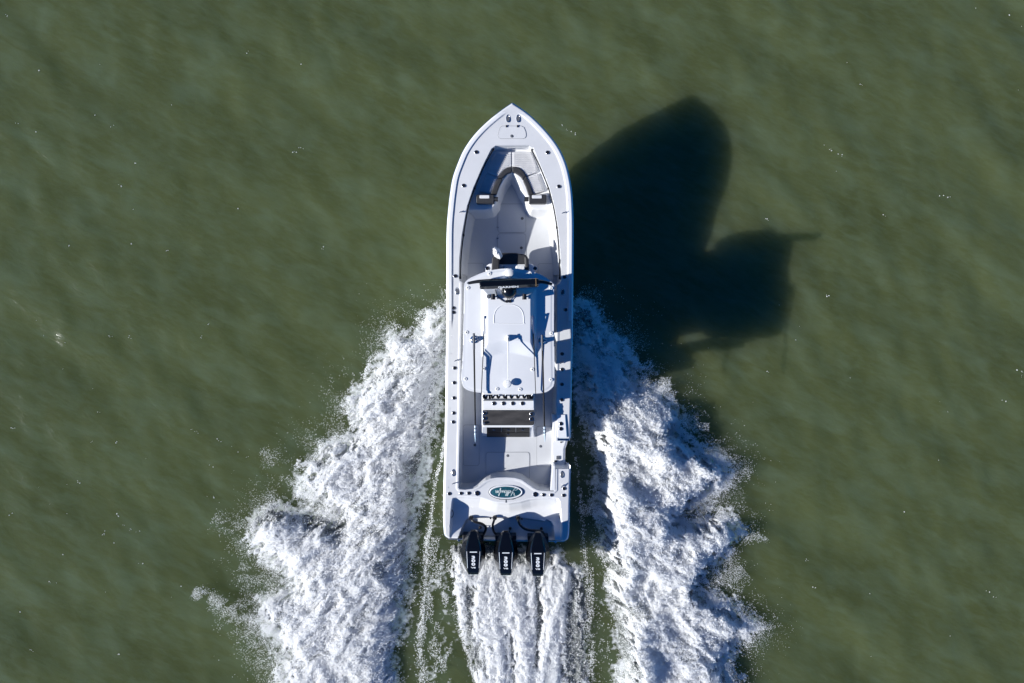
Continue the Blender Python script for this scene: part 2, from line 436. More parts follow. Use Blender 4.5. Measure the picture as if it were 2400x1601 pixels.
def boat_height(X, Y):
    """moulded deck, cockpit liner, seat bases and stern well, as one surface; region numbers tell the parts"""
    dO = sdf(outline, X, Y); dC = sdf(cockpit, X, Y)
    zG = zg_y(Y); zF = zf_y(Y)
    z = zG.copy(); reg = np.zeros(X.shape, int)
    toe = sstep(0.132, 0.105, dO)
    yb, ye = G(0, 264)[1], G(0, 752)[1]
    toe = toe * sstep(yb + 0.02, yb - 0.10, Y) * sstep(ye - 0.25, ye + 0.1, Y)
    z = z + 0.022 * toe
    reg = np.where((dO < 0.105) & (Y < yb) & (Y > ye), 5, reg)
    z = z - 0.03 * (1 - np.clip(dO / 0.035, 0, 1)) ** 2
    # coaming lip along the cockpit edge
    z = z + 0.012 * sstep(-0.055, -0.045, dC) * sstep(G(0, 662)[1] + 0.02, G(0, 662)[1] - 0.05, Y)
    w = np.where(Y > G(0, 640)[1], 0.17, 0.055)
    t = sstep(0.0, 1.0, dC / w)
    t = np.where(Y > G(0, 640)[1], 0.55 * sstep(0.0, 0.25, dC / w) + 0.45 * sstep(0.2, 1.0, dC / w), t)
    zc = zG * (1 - t) + zF * t
    ins = dC > 0
    z = np.where(ins, np.minimum(z, zc + 0.012 * (1 - t)), z)
    reg = np.where(ins, 1, reg)
    dS = sdf(seatpoly, X, Y)
    zs = zG + seat_dz
    ts = sstep(-0.11, 0.005, dS)
    zseat = zF + (zs - zF) * ts
    use = ins & (zseat > z) & (dS > -0.13)
    # inside the cockpit the seat base joins the side walls
    z = np.where(use, zseat, z)
    reg = np.where(use, 2, reg)
    # splash well at the stern
    dW = sdf(well, X, Y)
    depth = 0.20 * sstep(G(0, 1262)[1], G(0, 1222)[1], Y) + 0.02
    dfront = polyline_dist(well[2:12], X, Y)
    dside = np.minimum(polyline_dist(well[12:17], X, Y), np.minimum(polyline_dist(well[17:] + well[:3], X, Y), polyline_dist(well[11:15], X, Y)))
    z = np.where(dW > 0, z - depth * sstep(0.0, 0.06, dside) * (0.2 * sstep(0.0, 0.08, dfront) + 0.8 * sstep(0.0, 0.34, dfront)), z)
    reg = np.where(dW > 0, 3, reg)
    dM = sdf(motor, X, Y)
    zm = zG - 0.33
    tm = sstep(0.0, 0.06, dM)
    z = np.where(dM > 0, z * (1 - tm) + np.minimum(z, zm) * tm, z)
    # open side door: the sill lies at floor level
    dD = sdf(sill, X, Y)
    td = sstep(-0.005, 0.02, dD)
    z = z * (1 - td) + np.minimum(z, gapz - 0.02 * sstep(0.06, 0.0, dO)) * td
    reg = np.where(dD > 0, 4, reg)
    return z, reg, dO

boat = empty("sport_fishing_boat", (0, 0, 0))
tag(boat, "white centre console fishing boat with hard top and three black outboards, under way", "boat")

def grid_parts():
    c = 0.0125
    xs = np.arange(-1.78, 1.78, c); ys = np.arange(-5.1, 5.6, c)
    X, Y = np.meshgrid(xs, ys)
    # pull grid corners onto the moulded edges so that they run clean
    for poly, lim, off in ((outline, 0.6, 0.105), (outline, 0.45, 0.132), (cockpit, 0.6, 0.0), (cockpit, 0.45, 0.043), (seatpoly, 0.5, 0.0), (seatpoly, 0.45, -0.11), (well, 0.5, 0.0), (motor, 0.5, 0.0), (sill, 0.5, 0.0)):
        d = sdf(poly, X, Y) - off
        k = np.abs(d) < c * lim
        e = 1e-3
        gx = (sdf(poly, X[k] + e, Y[k]) - sdf(poly, X[k] - e, Y[k])) / (2 * e)
        gy = (sdf(poly, X[k], Y[k] + e) - sdf(poly, X[k], Y[k] - e)) / (2 * e)
        X[k] -= (d[k] - 2e-4) * gx; Y[k] -= (d[k] - 2e-4) * gy
    z, reg, dO = boat_height(X, Y)
    ny, nx = X.shape
    inside = dO > 0
    near = dO > -c * 1.5
    face_ok = (inside[:-1, :-1] | inside[1:, :-1] | inside[:-1, 1:] | inside[1:, 1:])
    need = np.zeros_like(inside)
    for a in (slice(None, -1), slice(1, None)):
        for b in (slice(None, -1), slice(1, None)):
            need[a, b] |= face_ok
    idx = np.argwhere(need & ~inside)
    xo, yo = X.copy(), Y.copy()
    for i, j in idx:
        xo[i, j], yo[i, j] = nearest_on(outline, X[i, j], Y[i, j])
    zz, _, _ = boat_height(xo[need & ~inside], yo[need & ~inside])
    z[need & ~inside] = zz
    r = reg[:-1, :-1]
    names = {0: ("deck", M_deck), 1: ("cockpit_liner", M_floor), 2: ("seat_base", M_gel), 3: ("splash_well", M_gel), 4: ("door_sill", M_gel), 5: ("toe_rail", M_gel)}
    vid = np.arange(ny * nx).reshape(ny, nx)
    allv = np.stack([xo.ravel(), yo.ravel(), z.ravel()], 1)
    for k, (nm, mt) in names.items():
        sel = face_ok & (r == k)
        q = np.stack([vid[:-1, :-1][sel], vid[:-1, 1:][sel], vid[1:, 1:][sel], vid[1:, :-1][sel]], 1)
        u, inv = np.unique(q, return_inverse=True)
        me = bpy.data.meshes.new(nm)
        fq = inv.reshape(q.shape)
        me.from_pydata(allv[u], [], fq.tolist()); me.update()
        link(nm, me, mt, boat, True, 62)
grid_parts()

# hull: lofted from the rail down over the chine to the keel
def make_hull():
    sect_py = [241, 250, 262, 275, 290, 310, 330, 355, 384, 416, 452, 490, 533, 570, 605, 650, 700, 748, 800, 850, 900, 968, 1020, 1027, 1029, 1060, 1089, 1091, 1100, 1150, 1205, 1240, 1256, 1266]
    keel = ([241, 262, 290, 330, 384, 452, 533, 620, 700, 900, 1267], [2.15, 1.75, 1.38, 1.02, 0.72, 0.44, 0.20, 0.02, -0.12, -0.25, -0.45])
    chz = ([241, 262, 290, 330, 384, 452, 533, 620, 700, 900, 1267], [2.18, 1.95, 1.72, 1.45, 1.18, 0.90, 0.65, 0.46, 0.34, 0.18, 0.0])
    rat = ([241, 290, 384, 533, 700, 1267], [0.4, 0.52, 0.70, 0.84, 0.90, 0.93])
    rows = []
    for py in sect_py:
        zt = zg_p(py) - 0.028
        Y = G(0, py)[1]
        xl = np.interp(-Y, [-a[1] for a in pl], [a[0] for a in pl])
        allstar = [(a[0], a[1]) for a in sl] + [(a[0], a[1]) for a in sl2]
        xr = np.interp(-Y, [-a[1] for a in allstar], [a[0] for a in allstar])
        xc = (xl + xr) / 2
        zk = np.interp(py, *keel); zc = np.interp(py, *chz); k = np.interp(py, *rat)
        gap = 1028 <= py <= 1090
        row = []
        def side(x, zt, flip):
            out = []
            for t in (0, 0.25, 0.5, 0.75, 1.0):
                f = t ** 0.75
                out.append((xc + (x - xc) * (1 - (1 - k) * f), Y, zt + (zc - zt) * t))
            return out
        A = side(xl, zt, 0)
        B = side(xr if not gap else P(1325, py, gapz)[0], zt if not gap else gapz - 0.03, 1)
        row = A + [(xc, Y, zk)] + B[::-1]
        rows.append(row)
    n = len(rows[0]); v = [q for r in rows for q in r]; f = []
    for i in range(len(rows) - 1):
        for j in range(n - 1):
            f.append((i * n + j, i * n + j + 1, (i + 1) * n + j + 1, (i + 1) * n + j))
    f.append(tuple((len(rows) - 1) * n + j for j in range(n)))
    link("hull", mesh("hull", v, f), M_hull, boat, True, 30)
make_hull()
MB().tube([(a[0], a[1], a[2] - 0.05) for a in pl], 0.018, 6).build("rub_rail", M_rub, boat, True)
MB().tube([(a[0], a[1], a[2] - 0.05) for a in sl], 0.018, 6).build("rub_rail", M_rub, boat, True)
MB().tube([(a[0], a[1], a[2] - 0.05) for a in sl2], 0.018, 6).build("rub_rail", M_rub, boat, True)
tr = [G(1050, 1263, -0.05), G(1120, 1265, -0.05), G(1200, 1267, -0.05), G(1323, 1268.5, -0.05)]
MB().tube(tr, 0.016, 6).build("transom_rail", M_rub, boat, True)

# ------------------------------------------------------------------ hatches and deck fittings
M_seam = material("grey_seam", (0.22, 0.23, 0.25), 0.7, var=0.1, scale=30)
def hatch(out_px, zfun, dz=0.008, latch=None, hinges=(), mat=None):
    top = [zfun(x, y, dz) for x, y in out_px]
    cx = sum(p[0] for p in out_px) / len(out_px); cy = sum(p[1] for p in out_px) / len(out_px)
    h = MB().slab(top, 0.03).build("hatch", mat or M_floor, boat, bevel=0.004)
    o = [zfun(x, y, dz - 0.003) for x, y in out_px]
    MB().tube(o + [o[0], o[1]], 0.0045, 6).build("gasket", M_seam, h)
    if latch:
        c = zfun(latch[0], latch[1], dz)
        MB().lathe(c, [(0.036, -0.005), (0.036, 0.004), (0.030, 0.007)], 16).build("latch", M_gap, h, True)
    for x, y in hinges:
        c = zfun(x, y, dz + 0.006)
        MB().box(c, (0.05, 0.022, 0.016)).build("hinge", M_steel, h, bevel=0.003)
    return h
bow_h = [(1177, 295.5), (1222, 295.5), (1228, 299), (1232, 309), (1233, 318), (1231, 323), (1226, 325), (1174, 325), (1169, 323), (1167, 318), (1169, 308), (1172, 299)]
hb = hatch(bow_h, G, 0.008, (1199.6, 319), (), M_deck)
for x in (1187, 1213): MB().box(G(x, 296, 0.016), (0.03, 0.05, 0.014)).build("hinge", M_black, hb)
hatch(rrect(1167, 478, 1232.5, 545, 6), Fl, 0.008, (1224, 512), ((1166.6, 490), (1166.6, 533)))
hatch(rrect(1166, 548, 1232.5, 612, 6), Fl, 0.008, (1222, 581), ((1166, 558.6),))
hatch(rrect(1094, 617, 1134, 672, 5), Fl, 0.008)
hatch(rrect(1261, 618, 1297, 672, 5), Fl, 0.008)
hatch(rrect(1086, 996, 1123, 1091, 5), Fl, 0.008, (1113, 1043))
hatch(rrect(1258, 999, 1300, 1094, 5), Fl, 0.008, (1267, 1046))
hatch(rrect(1139, 1060, 1241, 1124, 6), Fl, 0.008, (1190, 1068))

def flush_ring(c, r, sy=1.0, parent=None, name="rod_holder", big=False):
    h = MB().lathe(c, [(r, -0.01), (r, 0.006), (r * 0.9, 0.010), (r * 0.74, 0.010), (r * 0.70, 0.002)], 20, 1, sy).build(name, M_steel if big else M_rub, parent or boat, True)
    MB().lathe((c[0], c[1], c[2]), [(r * 0.74, 0.001), (r * 0.73, 0.0045)], 20, 1, sy).build("cup", M_black, h, True)
    # a short liner standing a little proud on the shaded side
    return h
rings = [(1116.6, 356.6), (1087, 435), (1283.6, 357.5), (1310, 437), (1067.5, 647), (1323, 649.6), (1065.7, 862.5), (1065, 897), (1064.5, 932.7), (1063.4, 968), (1062.7, 989), (1063, 722), (1063, 732),
         (1326, 726), (1317.5, 829.5), (1318, 866), (1317, 901), (1317, 937), (1053.5, 1157), (1081, 1156), (1099, 1156), (1274, 1159.5), (1293, 1160), (1321.4, 1161), (1322.5, 1145)]
for x, y in rings:
    flush_ring(G(x, y, 0.002), 0.052, 0.9)
for x, y in ((1119, 1156), (1255, 1158.5)):
    flush_ring(G(x, y, 0.002), 0.066, 1.0, name="drink_holder", big=True)
def oval(c, rx, ry):
    h = MB().lathe(c, [(1, -0.004), (1, 0.008), (0.85, 0.012), (0.72, 0.004)], 24, rx, ry).build("hawse_plate", M_steel, boat, True)
    MB().lathe(c, [(0.75, 0.002), (0.74, 0.0065)], 24, rx, ry).build("hawse_opening", M_gap, h, True)
for x, y in ((1190.7, 278), (1214.5, 278), (1071.4, 682), (1319, 684.5), (1063, 1108), (1317.5, 1112)):
    oval(G(x, y, 0.003), 0.046, 0.09)
def cleat(x, y, rz):
    c = G(x, y, 0.0)
    M = Matrix.Translation(c) @ Matrix.Rotation(rz, 4, 'Z')
    b = MB()
    b.tube([M @ Vector(q) for q in ((-0.055, -0.012, 0.05), (-0.02, 0, 0.042), (0.02, 0.0, 0.042), (0.055, 0.015, 0.05))], [0.009, 0.013, 0.013, 0.009], 8)
    for s in (-0.018, 0.018): b.tube([M @ Vector((s, 0, 0)), M @ Vector((s, 0, 0.045))], 0.010, 8)
    b.build("cleat", M_steel, boat, True)
for x, y, r in ((1082, 497, 0.2), (1321.6, 499, 0.2), (1070, 844.6, 0.3), (1065, 1132, 0.15), (1318.5, 1138, 0.6), (1317, 850, 0.3)):
    cleat(x, y, r)

# coaming bolsters and black toe rails inside the bow
for side, pts in (("p", [(1156, 350), (1134, 391), (1112.5, 441), (1098, 484), (1086.5, 551), (1080.5, 605), (1079, 654)]),
                  ("s", [(1247, 352), (1265, 391), (1285, 441), (1297.5, 488), (1305, 533), (1310, 590), (1312, 655)])):
    q = smooth_line([G(x, y, -0.06) for x, y in pts], 60)
    r = MB().tube(q, 0.015, 8).build("hand_rail", M_black, boat, True)
    for k in (0, 20, 40, 59):
        a = q[min(k, len(q) - 1)]
        MB().box((a[0], a[1], a[2] - 0.006), (0.045, 0.06, 0.03)).build("rail_bracket", M_black, r, bevel=0.004)

# ------------------------------------------------------------------ bow lounge
bz = -0.22
def cushion(px, dz, th, mat, name="seat_cushion", parent=None, bev=0.02):
    return MB().slab([G(x, y, dz) for x, y in px], th).build(name, mat, parent or boat, bevel=bev, seg=3)
outerL = [(1163, 356), (1148, 383), (1136, 410), (1122, 449)]
outerR = [(1244, 356), (1255, 383), (1266, 412), (1276, 449)]
bandL = [(1199, 390.5), (1190, 392.5), (1182, 397), (1173, 407), (1166, 418), (1158, 436), (1150, 455)]
bandR = [(1201, 390.5), (1211, 392), (1218, 394.5), (1226, 402), (1232, 411), (1241, 431), (1250, 455)]
cL1 = cushion([(1199.3, 356), (1163, 356), (1148, 383), (1140, 404), (1166.5, 414), (1173, 407), (1182, 397), (1190, 392.5), (1199.3, 390.5)], bz, 0.08, M_quilt)
cL2 = cushion([(1139.5, 406), (1122, 449), (1150, 455), (1158, 436), (1165.5, 417)], bz, 0.08, M_quilt)
cR1 = cushion([(1200.7, 356), (1243, 356), (1255, 383), (1259, 403), (1233, 413), (1226, 402), (1218, 394.5), (1211, 392), (1200.7, 390.5)], bz, 0.08, M_quilt)
cR2 = cushion([(1259.5, 405.5), (1274, 449), (1250, 455), (1241, 431), (1233.5, 415)], bz, 0.08, M_quilt)
# stitched quilting: raised rows on each cushion
def quilting(par, poly, step=4.3):
    p = [G(x, y, bz) for x, y in poly]
    xs = [a[0] for a in p]; ys = [a[1] for a in p]
    y = min(ys) + 0.03; row = 0
    b = MB()
    while y < max(ys) - 0.02:
        x = min(xs)
        run = []
        X = np.linspace(min(xs), max(xs), 60); Y = np.full(60, y)
        d = sdf(p, X, Y)
        seg = [(a, y + 0.006 * math.sin(a * 90), float(zg_y(y)) + bz + 0.004) for a, q in zip(X, d) if q > 0.03]
        if len(seg) > 3: b.tube(seg, 0.007, 5)
        y += 0.042
    b.build("quilting", M_quilt, par, True)
for o, p in ((cL1, [(1199.3, 356), (1163, 356), (1148, 383), (1140, 404), (1166.5, 414), (1173, 407), (1182, 397), (1190, 392.5), (1199.3, 390.5)]), (cL2, [(1139.5, 406), (1122, 449), (1150, 455), (1158, 436), (1165.5, 417)]),
             (cR1, [(1200.7, 356), (1243, 356), (1255, 383), (1259, 403), (1233, 413), (1226, 402), (1218, 394.5), (1211, 392), (1200.7, 390.5)]), (cR2, [(1259.5, 405.5), (1274, 449), (1250, 455), (1241, 431), (1233.5, 415)])):
    quilting(o, p)
# dark padded edge of the lounge: four pieces
inL = [(1199, 403), (1193, 404.5), (1188, 407), (1183, 411), (1178, 417), (1171, 434), (1164, 455)]
inR = [(1201, 403), (1208, 404.5), (1215, 409), (1221, 414), (1226, 422), (1232, 436), (1239, 457)]
for o_, i_ in ((bandL, inL), (bandR, inR)):
    cushion(o_[:5] + i_[:5][::-1], bz + 0.035, 0.12, M_char, "lounge_bolster")
    e = 0.6
    a = [(o_[4][0], o_[4][1] + 1.2)] + o_[5:]; b = [(i_[4][0], i_[4][1] + 1.2)] + i_[5:]
    cushion(a + b[::-1], bz + 0.035, 0.12, M_char, "lounge_bolster")
# fold-down backrests at the aft end of each lounge
for (x0, x1, wx0, wx1, kx) in ((1116, 1158, 1124, 1147, 1162), (1240, 1281, 1247, 1270, 1234)):
    br = MB().slab([G(x, y, -0.07) for x, y in rrect(x0, 456, x1, 476, 3)], 0.20).build("backrest", M_char, boat, bevel=0.015)
    MB().slab([G(x, y, -0.058) for x, y in rrect(wx0, 457.5, wx1, 465, 1.5)], 0.03).build("white_panel", M_light, br, bevel=0.006)
    c = G(kx, 467, -0.13)
    MB().tube([(c[0] - 0.05, c[1], c[2]), (c[0] + 0.05, c[1], c[2])], 0.055, 14).build("armrest_roll", M_char, br, True)
    MB().box(G((x0 + x1) / 2 + 0.0, 482, -0.34), (0.40, 0.10, 0.10)).build("backrest_foot", M_gel, br, bevel=0.02)
MB().box(G(1200, 349, -0.09), (0.16, 0.02, 0.012)).build("step_plate", M_steel, boat)

# ------------------------------------------------------------------ console, seats, leaning post (mostly under the hard top)
def fz(py, h): return zf_p(py) + h
def vslab(px, h, th, name, mat, parent=None, bev=0.02, py_ref=None):
    return MB().slab([P(x, y, fz(y, h)) for x, y in px], th).build(name, mat, parent or boat, bevel=bev, seg=3)
console = vslab(rrect(1146, 636, 1252, 792, 10), 1.05, 1.05, "console", M_gel, bev=0.04)
ws = vslab(rrect(1144, 668, 1254, 790, 12), 1.98, 0.93, "windshield", M_glass, console, 0.03)
for x in (1144, 1250):
    vslab(rrect(x, 788, x + 4, 862, 1), 1.98, 0.38, "side_wing", M_glass, console, 0.008)
vslab(rrect(1158, 735, 1240, 775, 6), 1.25, 0.2, "dashboard", M_gap, console, 0.02)
ledge = vslab(rrect(1138, 617, 1254, 660, 14), 0.62, 0.62, "console_step", M_gel, console, 0.03)
for x in (1146, 1250):
    c = P(x - (4 if x < 1200 else -4), 629, fz(629, 0.625))
    flush_ring(c, 0.05, 1, console, "drink_holder", True)
# console lounge seat in front of the hard top
ls = vslab([(1153, 606), (1158, 598), (1170, 594), (1182, 592), (1208, 592.5), (1230, 596), (1236, 600), (1239, 608), (1241, 650), (1151, 650)], 0.62, 0.20, "console_seat", M_char, bev=0.03)
vslab([(1153, 606), (1157, 599), (1168, 596), (1171, 600), (1169, 650), (1151, 650)], 0.84, 0.30, "seat_bolster", M_char, ls, 0.035)
vslab([(1229, 600), (1236, 602), (1239, 608), (1241, 650), (1231, 650)], 0.70, 0.20, "seat_bolster", M_char, ls, 0.035)
vslab([(1165, 636), (1234, 636), (1236, 650), (1163, 650)], 1.05, 0.5, "seat_back", M_char, ls, 0.03)
MB().tube([P(1182, 624, fz(624, 0.66)), P(1183, 632, fz(630, 0.67))], 0.03, 10).build("seat_grab", M_blueband, ls, True)
# helm seats, hidden in the shade of the hard top, and the post behind them
for x in (1164, 1192, 1220):
    hs = vslab(rrect(x - 13, 812, x + 13, 850, 5), 0.95, 0.95, "helm_seat", M_light, bev=0.04)
    vslab(rrect(x - 13.6, 832, x + 13.6, 874, 4), 1.85, 1.0, "seat_back", M_char, hs, 0.03)
post = vslab([(1131, 884), (1251, 884), (1252.5, 930), (1252.5, 997), (1247, 1002), (1134, 1002), (1129, 997), (1129, 930)], 0.90, 0.90, "leaning_post", M_gel, bev=0.02)
vslab(rrect(1133, 898, 1250, 958, 3), 1.30, 0.42, "post_back", M_light, post, 0.03)
vslab([(1133, 921), (1250, 921), (1250, 925), (1133, 925)], 2.10, 0.88, "added_shade_panel", M_light, post, 0.008)  # added panel that lengthens the hard top's shadow aft
# sloped lower cabinet behind the post
def sloped():
    z1, z0 = fz(997, 0.86), fz(1020, 0.02)
    v = [P(1130, 1000, z1), P(1251, 1000, z1), P(1253, 1026, z0), P(1129, 1022, z0), P(1130, 985, z1), P(1251, 985, z1), P(1253, 985, z0), P(1129, 985, z0)]
    MB().add(v, [(0, 3, 2, 1), (4, 5, 6, 7), (0, 1, 5, 4), (0, 4, 7, 3), (1, 2, 6, 5), (2, 3, 7, 6)]).build("cabinet", M_gel, post, bevel=0.02)
    def on(px, py, off=0.0):
        t = (py - 1000) / 25.0
        z = z1 + (z0 - z1) * t
        q = P(px, py, z)
        return (q[0], q[1] - off, q[2] + off * 0.3)
    rows = [((1141, 1001.5), (1174.5, 1011.2)), ((1175.5, 1001.5), (1208.5, 1011.2)), ((1209.5, 1001.5), (1241.5, 1011.2)), ((1141, 1012.2), (1241.5, 1022.5))]
    for (a, b) in rows:
        v = [on(a[0], a[1], 0.02), on(b[0], a[1], 0.02), on(b[0], b[1], 0.02), on(a[0], b[1], 0.02)]
        w = [on(a[0], a[1], -0.02), on(b[0], a[1], -0.02), on(b[0], b[1], -0.02), on(a[0], b[1], -0.02)]
        d = MB().add(v + w, [(3, 2, 1, 0), (4, 5, 6, 7), (0, 1, 5, 4), (1, 2, 6, 5), (2, 3, 7, 6), (3, 0, 4, 7)]).build("drawer", M_drawer, post)
        cx = (a[0] + b[0]) / 2
        c = on(cx, a[1] + 2.6, 0.035)
        MB().box(c, (0.05, 0.02, 0.03)).build("drawer_latch", M_steel, d, bevel=0.004)
sloped()
ct = MB().slab([P(x, y, fz(y, 0.93)) for x, y in rrect(1131, 962, 1252, 997, [1, 5, 5, 1])], 0.03).build("counter_board", M_board, post, bevel=0.004)
for x, y in ((1136.5, 968), (1136.5, 980), (1246, 970.5), (1246, 982)):
    flush_ring(P(x, y, fz(y, 0.934)), 0.050, 1, post, "drink_holder", True)
MB().lathe(P(1135, 991.5, fz(991, 0.935)), [(0.03, 0), (0.03, 0.03), (0.018, 0.05)], 14).build("counter_knob", M_steel, post, True)
vs_ = MB().slab([P(x, y, fz(y, 1.34)) for x, y in rrect(1131, 939, 1251.5, 957, 2)], 0.1).build("rod_shelf", M_gel, post, bevel=0.01)
for x in (1157.7, 1180, 1202, 1224.7):
    flush_ring(P(x, 945.5, fz(945, 1.342)), 0.05, 1, post, "rod_holder")
MB().slab([P(x, y, fz(y, 1.35)) for x, y in [(1133, 936.5), (1250, 936.5), (1250, 939), (1133, 939)]], 0.04).build("shelf_slot", M_gap, post)
# rocket launcher row of black rod tubes just behind the hard top
for i, x in enumerate((1137, 1154.5, 1168, 1183, 1199, 1214, 1229, 1244.6)):
    big = i in (0, 7)
    h = 1.95
    c = P(x, 929 + (0.6 if big else 0), fz(929, h))
    r = 0.062 if big else 0.048
    b = MB().lathe((c[0], c[1], c[2] - 0.26), [(r * 0.8, 0), (r * 0.8, 0.2), (r, 0.24), (r, 0.27), (r * 0.75, 0.275), (r * 0.7, 0.24)], 16)
    rt = b.build("rod_tube", M_black, post, True)
    MB().tube([(c[0] + 0.01, c[1] + 0.01, c[2] + 0.005), (c[0] + r * 0.5, c[1] + r * 0.8, c[2] + 0.012)], 0.012, 6).build("tube_gimbal", M_steel, rt, True)
MB().tube([P(1133, 926, fz(926, 1.86)), P(1249, 926, fz(926, 1.86))], 0.02, 8).build("launcher_rail", M_steel, post, True)
for x in (1186.5, 1148, 1237):
    MB().box(P(x, 931, fz(929, 1.90)), (0.05, 0.09, 0.06)).build("reel_clip", M_black, post, bevel=0.01)

# side door folded inboard with a drink-holder cap, and hardware round the opening
dcap = MB().slab([G(x, y, 0.03) for x, y in [(1304.5, 972), (1325, 972), (1329, 1025), (1307, 1026)]], 0.06).build("door_cap", M_gel, boat, bevel=0.01)
for y in (993, 1005): flush_ring(G(1315, y, 0.034), 0.05, 1, dcap, "drink_holder", True)
dpan = MB().slab([G(x, y, -0.02) for x, y in [(1294, 971), (1302, 972), (1306, 1026), (1298, 1026)]], 0.50).build("door_panel", M_light, boat, bevel=0.008)
MB().box(G(1319, 1030, -0.02), (0.30, 0.06, 0.05)).build("door_hinge", M_steel, boat, bevel=0.008)
MB().box(P(1315, 1036.5, gapz + 0.01), (0.04, 0.03, 0.02)).build("door_catch", M_black, boat)
MB().box(P(1308, 1073, gapz + 0.012), (0.09, 0.09, 0.02)).build("door_pin_plate", M_gap, boat, bevel=0.006)
MB().box(P(1302.5, 1081, gapz + 0.012), (0.07, 0.04, 0.02)).build("door_stop", M_black, boat, bevel=0.006)
MB().slab([G(x, y, 0.012) for x, y in [(1296, 1091), (1301.5, 1091), (1301.5, 1150), (1290, 1150)]], 0.55).build("aft_coaming", M_gel, boat, bevel=0.01)

# ------------------------------------------------------------------ hard top
def zt_p(py): return float(np.interp(py, [620, 930], [3.03, 2.87]))
def T(px, py, dz=0.0): return P(px, py, zt_p(py) + dz)
top_px = [(1196, 629), (1166, 631), (1137, 637), (1110, 648), (1098, 654.5), (1091, 660.5), (1088, 670), (1087.5, 700), (1085, 825), (1081.5, 878), (1083.5, 900), (1091, 911.5), (1108, 918), (1137, 921.5), (1191, 924.5), (1244, 923), (1275, 920.5), (1290, 913), (1299, 900), (1300, 861), (1298.5, 771), (1299, 676), (1297, 666), (1292, 660), (1280, 651), (1262, 641.6), (1226, 631.6)]
toppoly = [q[:2] for q in smooth_line([T(*q) for q in top_px], 160, True)]
_ty = np.array([620, 930.]); _tz = np.array([3.03, 2.87]); _tY = (CY - _ty) / F * (H - _tz)
def top_height(X, Y):
    base = np.interp(-Y, -_tY, _tz)
    d = sdf(toppoly, X, Y)
    z = base - 0.07 * (1 - np.clip(d / 0.075, 0, 1)) ** 2
    z = z + 0.02 * (1 - (X / 1.05) ** 2)
    xl, xr = T(1129, 740)[0], T(1257, 740)[0]
    yf, yb = T(0, 676)[1], T(0, 838)[1]
    yl = 0.10 * np.sin((X - xl) / (xr - xl) * math.pi) ** 2            # curved aft foot of the hump
    lin = lambda t: np.clip(t, 0, 1) * 0.75 + 0.25 * sstep(0, 1, t)
    h = np.minimum(np.minimum(lin((X - xl) / 0.135), lin((xr - X) / 0.13)), np.minimum(lin((Y - yb - yl) / (0.33 - 0.5 * yl)), lin((yf - Y) / 0.16)))
    z = z + 0.15 * h
    # plinth rising under the radar
    rx, ry = T(1193, 664)[:2]
    rr = np.sqrt(((X - rx) / 0.36) ** 2 + ((Y - ry) / 0.20) ** 2)
    z = np.maximum(z, base + 0.10 * (1 - sstep(0.35, 1.0, rr)))
    # soft pocket rolls along each side
    return z, d
def make_top():
    c = 0.016
    xs = np.arange(-1.2, 1.2, c); ys = np.arange(-1.35, 1.8, c)
    X, Y = np.meshgrid(xs, ys); z, d = top_height(X, Y)
    inside = d > 0
    fo = (inside[:-1, :-1] | inside[1:, :-1] | inside[:-1, 1:] | inside[1:, 1:])
    need = np.zeros_like(inside)
    for a in (slice(None, -1), slice(1, None)):
        for b in (slice(None, -1), slice(1, None)): need[a, b] |= fo
    m = need & ~inside
    for i, j in np.argwhere(m):
        X[i, j], Y[i, j] = nearest_on(toppoly, X[i, j], Y[i, j])
    z[m] = top_height(X[m], Y[m])[0]
    ny, nx = X.shape; vid = np.arange(ny * nx).reshape(ny, nx)
    q = np.stack([vid[:-1, :-1][fo], vid[:-1, 1:][fo], vid[1:, 1:][fo], vid[1:, :-1][fo]], 1)
    u, inv = np.unique(q, return_inverse=True)
    me = bpy.data.meshes.new("hard_top"); me.from_pydata(np.stack([X.ravel(), Y.ravel(), z.ravel()], 1)[u], [], inv.reshape(q.shape).tolist()); me.update()
    o = link("hard_top", me, M_top, boat, True, 60)
    s = o.modifiers.new("thickness", 'SOLIDIFY'); s.thickness = 0.05; s.offset = -1
    return o
hard_top = make_top()
def Tz(px, py, off=0.0):
    """point standing on the hard top's own surface"""
    z = zt_p(py)
    for _ in range(4):
        q = P(px, py, z)
        z = float(top_height(np.array([q[0]]), np.array([q[1]]))[0][0])
    q = P(px, py, z + 0)
    return (q[0], q[1], z + off)
for sx_ in (1100, 1286):
    for py in (690, 890):
        a = T(sx_, py, -0.05); b = P(sx_ + (40 if sx_ < 1200 else -36), py + (15 if py < 800 else -10), fz(py, 0.0))
        MB().tube([a, b], 0.028, 10).build("top_leg", M_steel, hard_top, True)
screws = [(1147.5, 641.6), (1097, 674.6), (1292, 675.5), (1243, 641.6), (1094, 779), (1292.5, 781), (1134.5, 864), (1248, 866), (1091, 888), (1291.5, 890), (1165, 911.6), (1219, 912.5)]
for x, y in screws:
    c = Tz(x, y, 0.0)
    w = MB().lathe(c, [(0.040, -0.004), (0.040, 0.006), (0.033, 0.014), (0.020, 0.015), (0.016, 0.010), (0.012, 0.010)], 18).build("screw_cap", M_white, hard_top, True)
    MB().lathe((c[0], c[1], c[2] + 0.010), [(0.013, -0.002), (0.012, 0.003)], 10).build("screw_head", M_gap, w)
# D-shaped moulded line of the roof hatch
dl = [(1158, 756), (1158, 741), (1161, 730), (1168, 721), (1178, 715.5), (1192, 714), (1206, 715.5), (1217, 721), (1224, 730), (1227, 741), (1227.5, 756), (1224, 758.5), (1162, 758)]
q = [Tz(x, y, 0.001) for x, y in smooth_line(dl, 80, True)]
MB().tube(q + [q[0], q[1]], 0.007, 8).build("roof_hatch_line", M_white, hard_top, True)

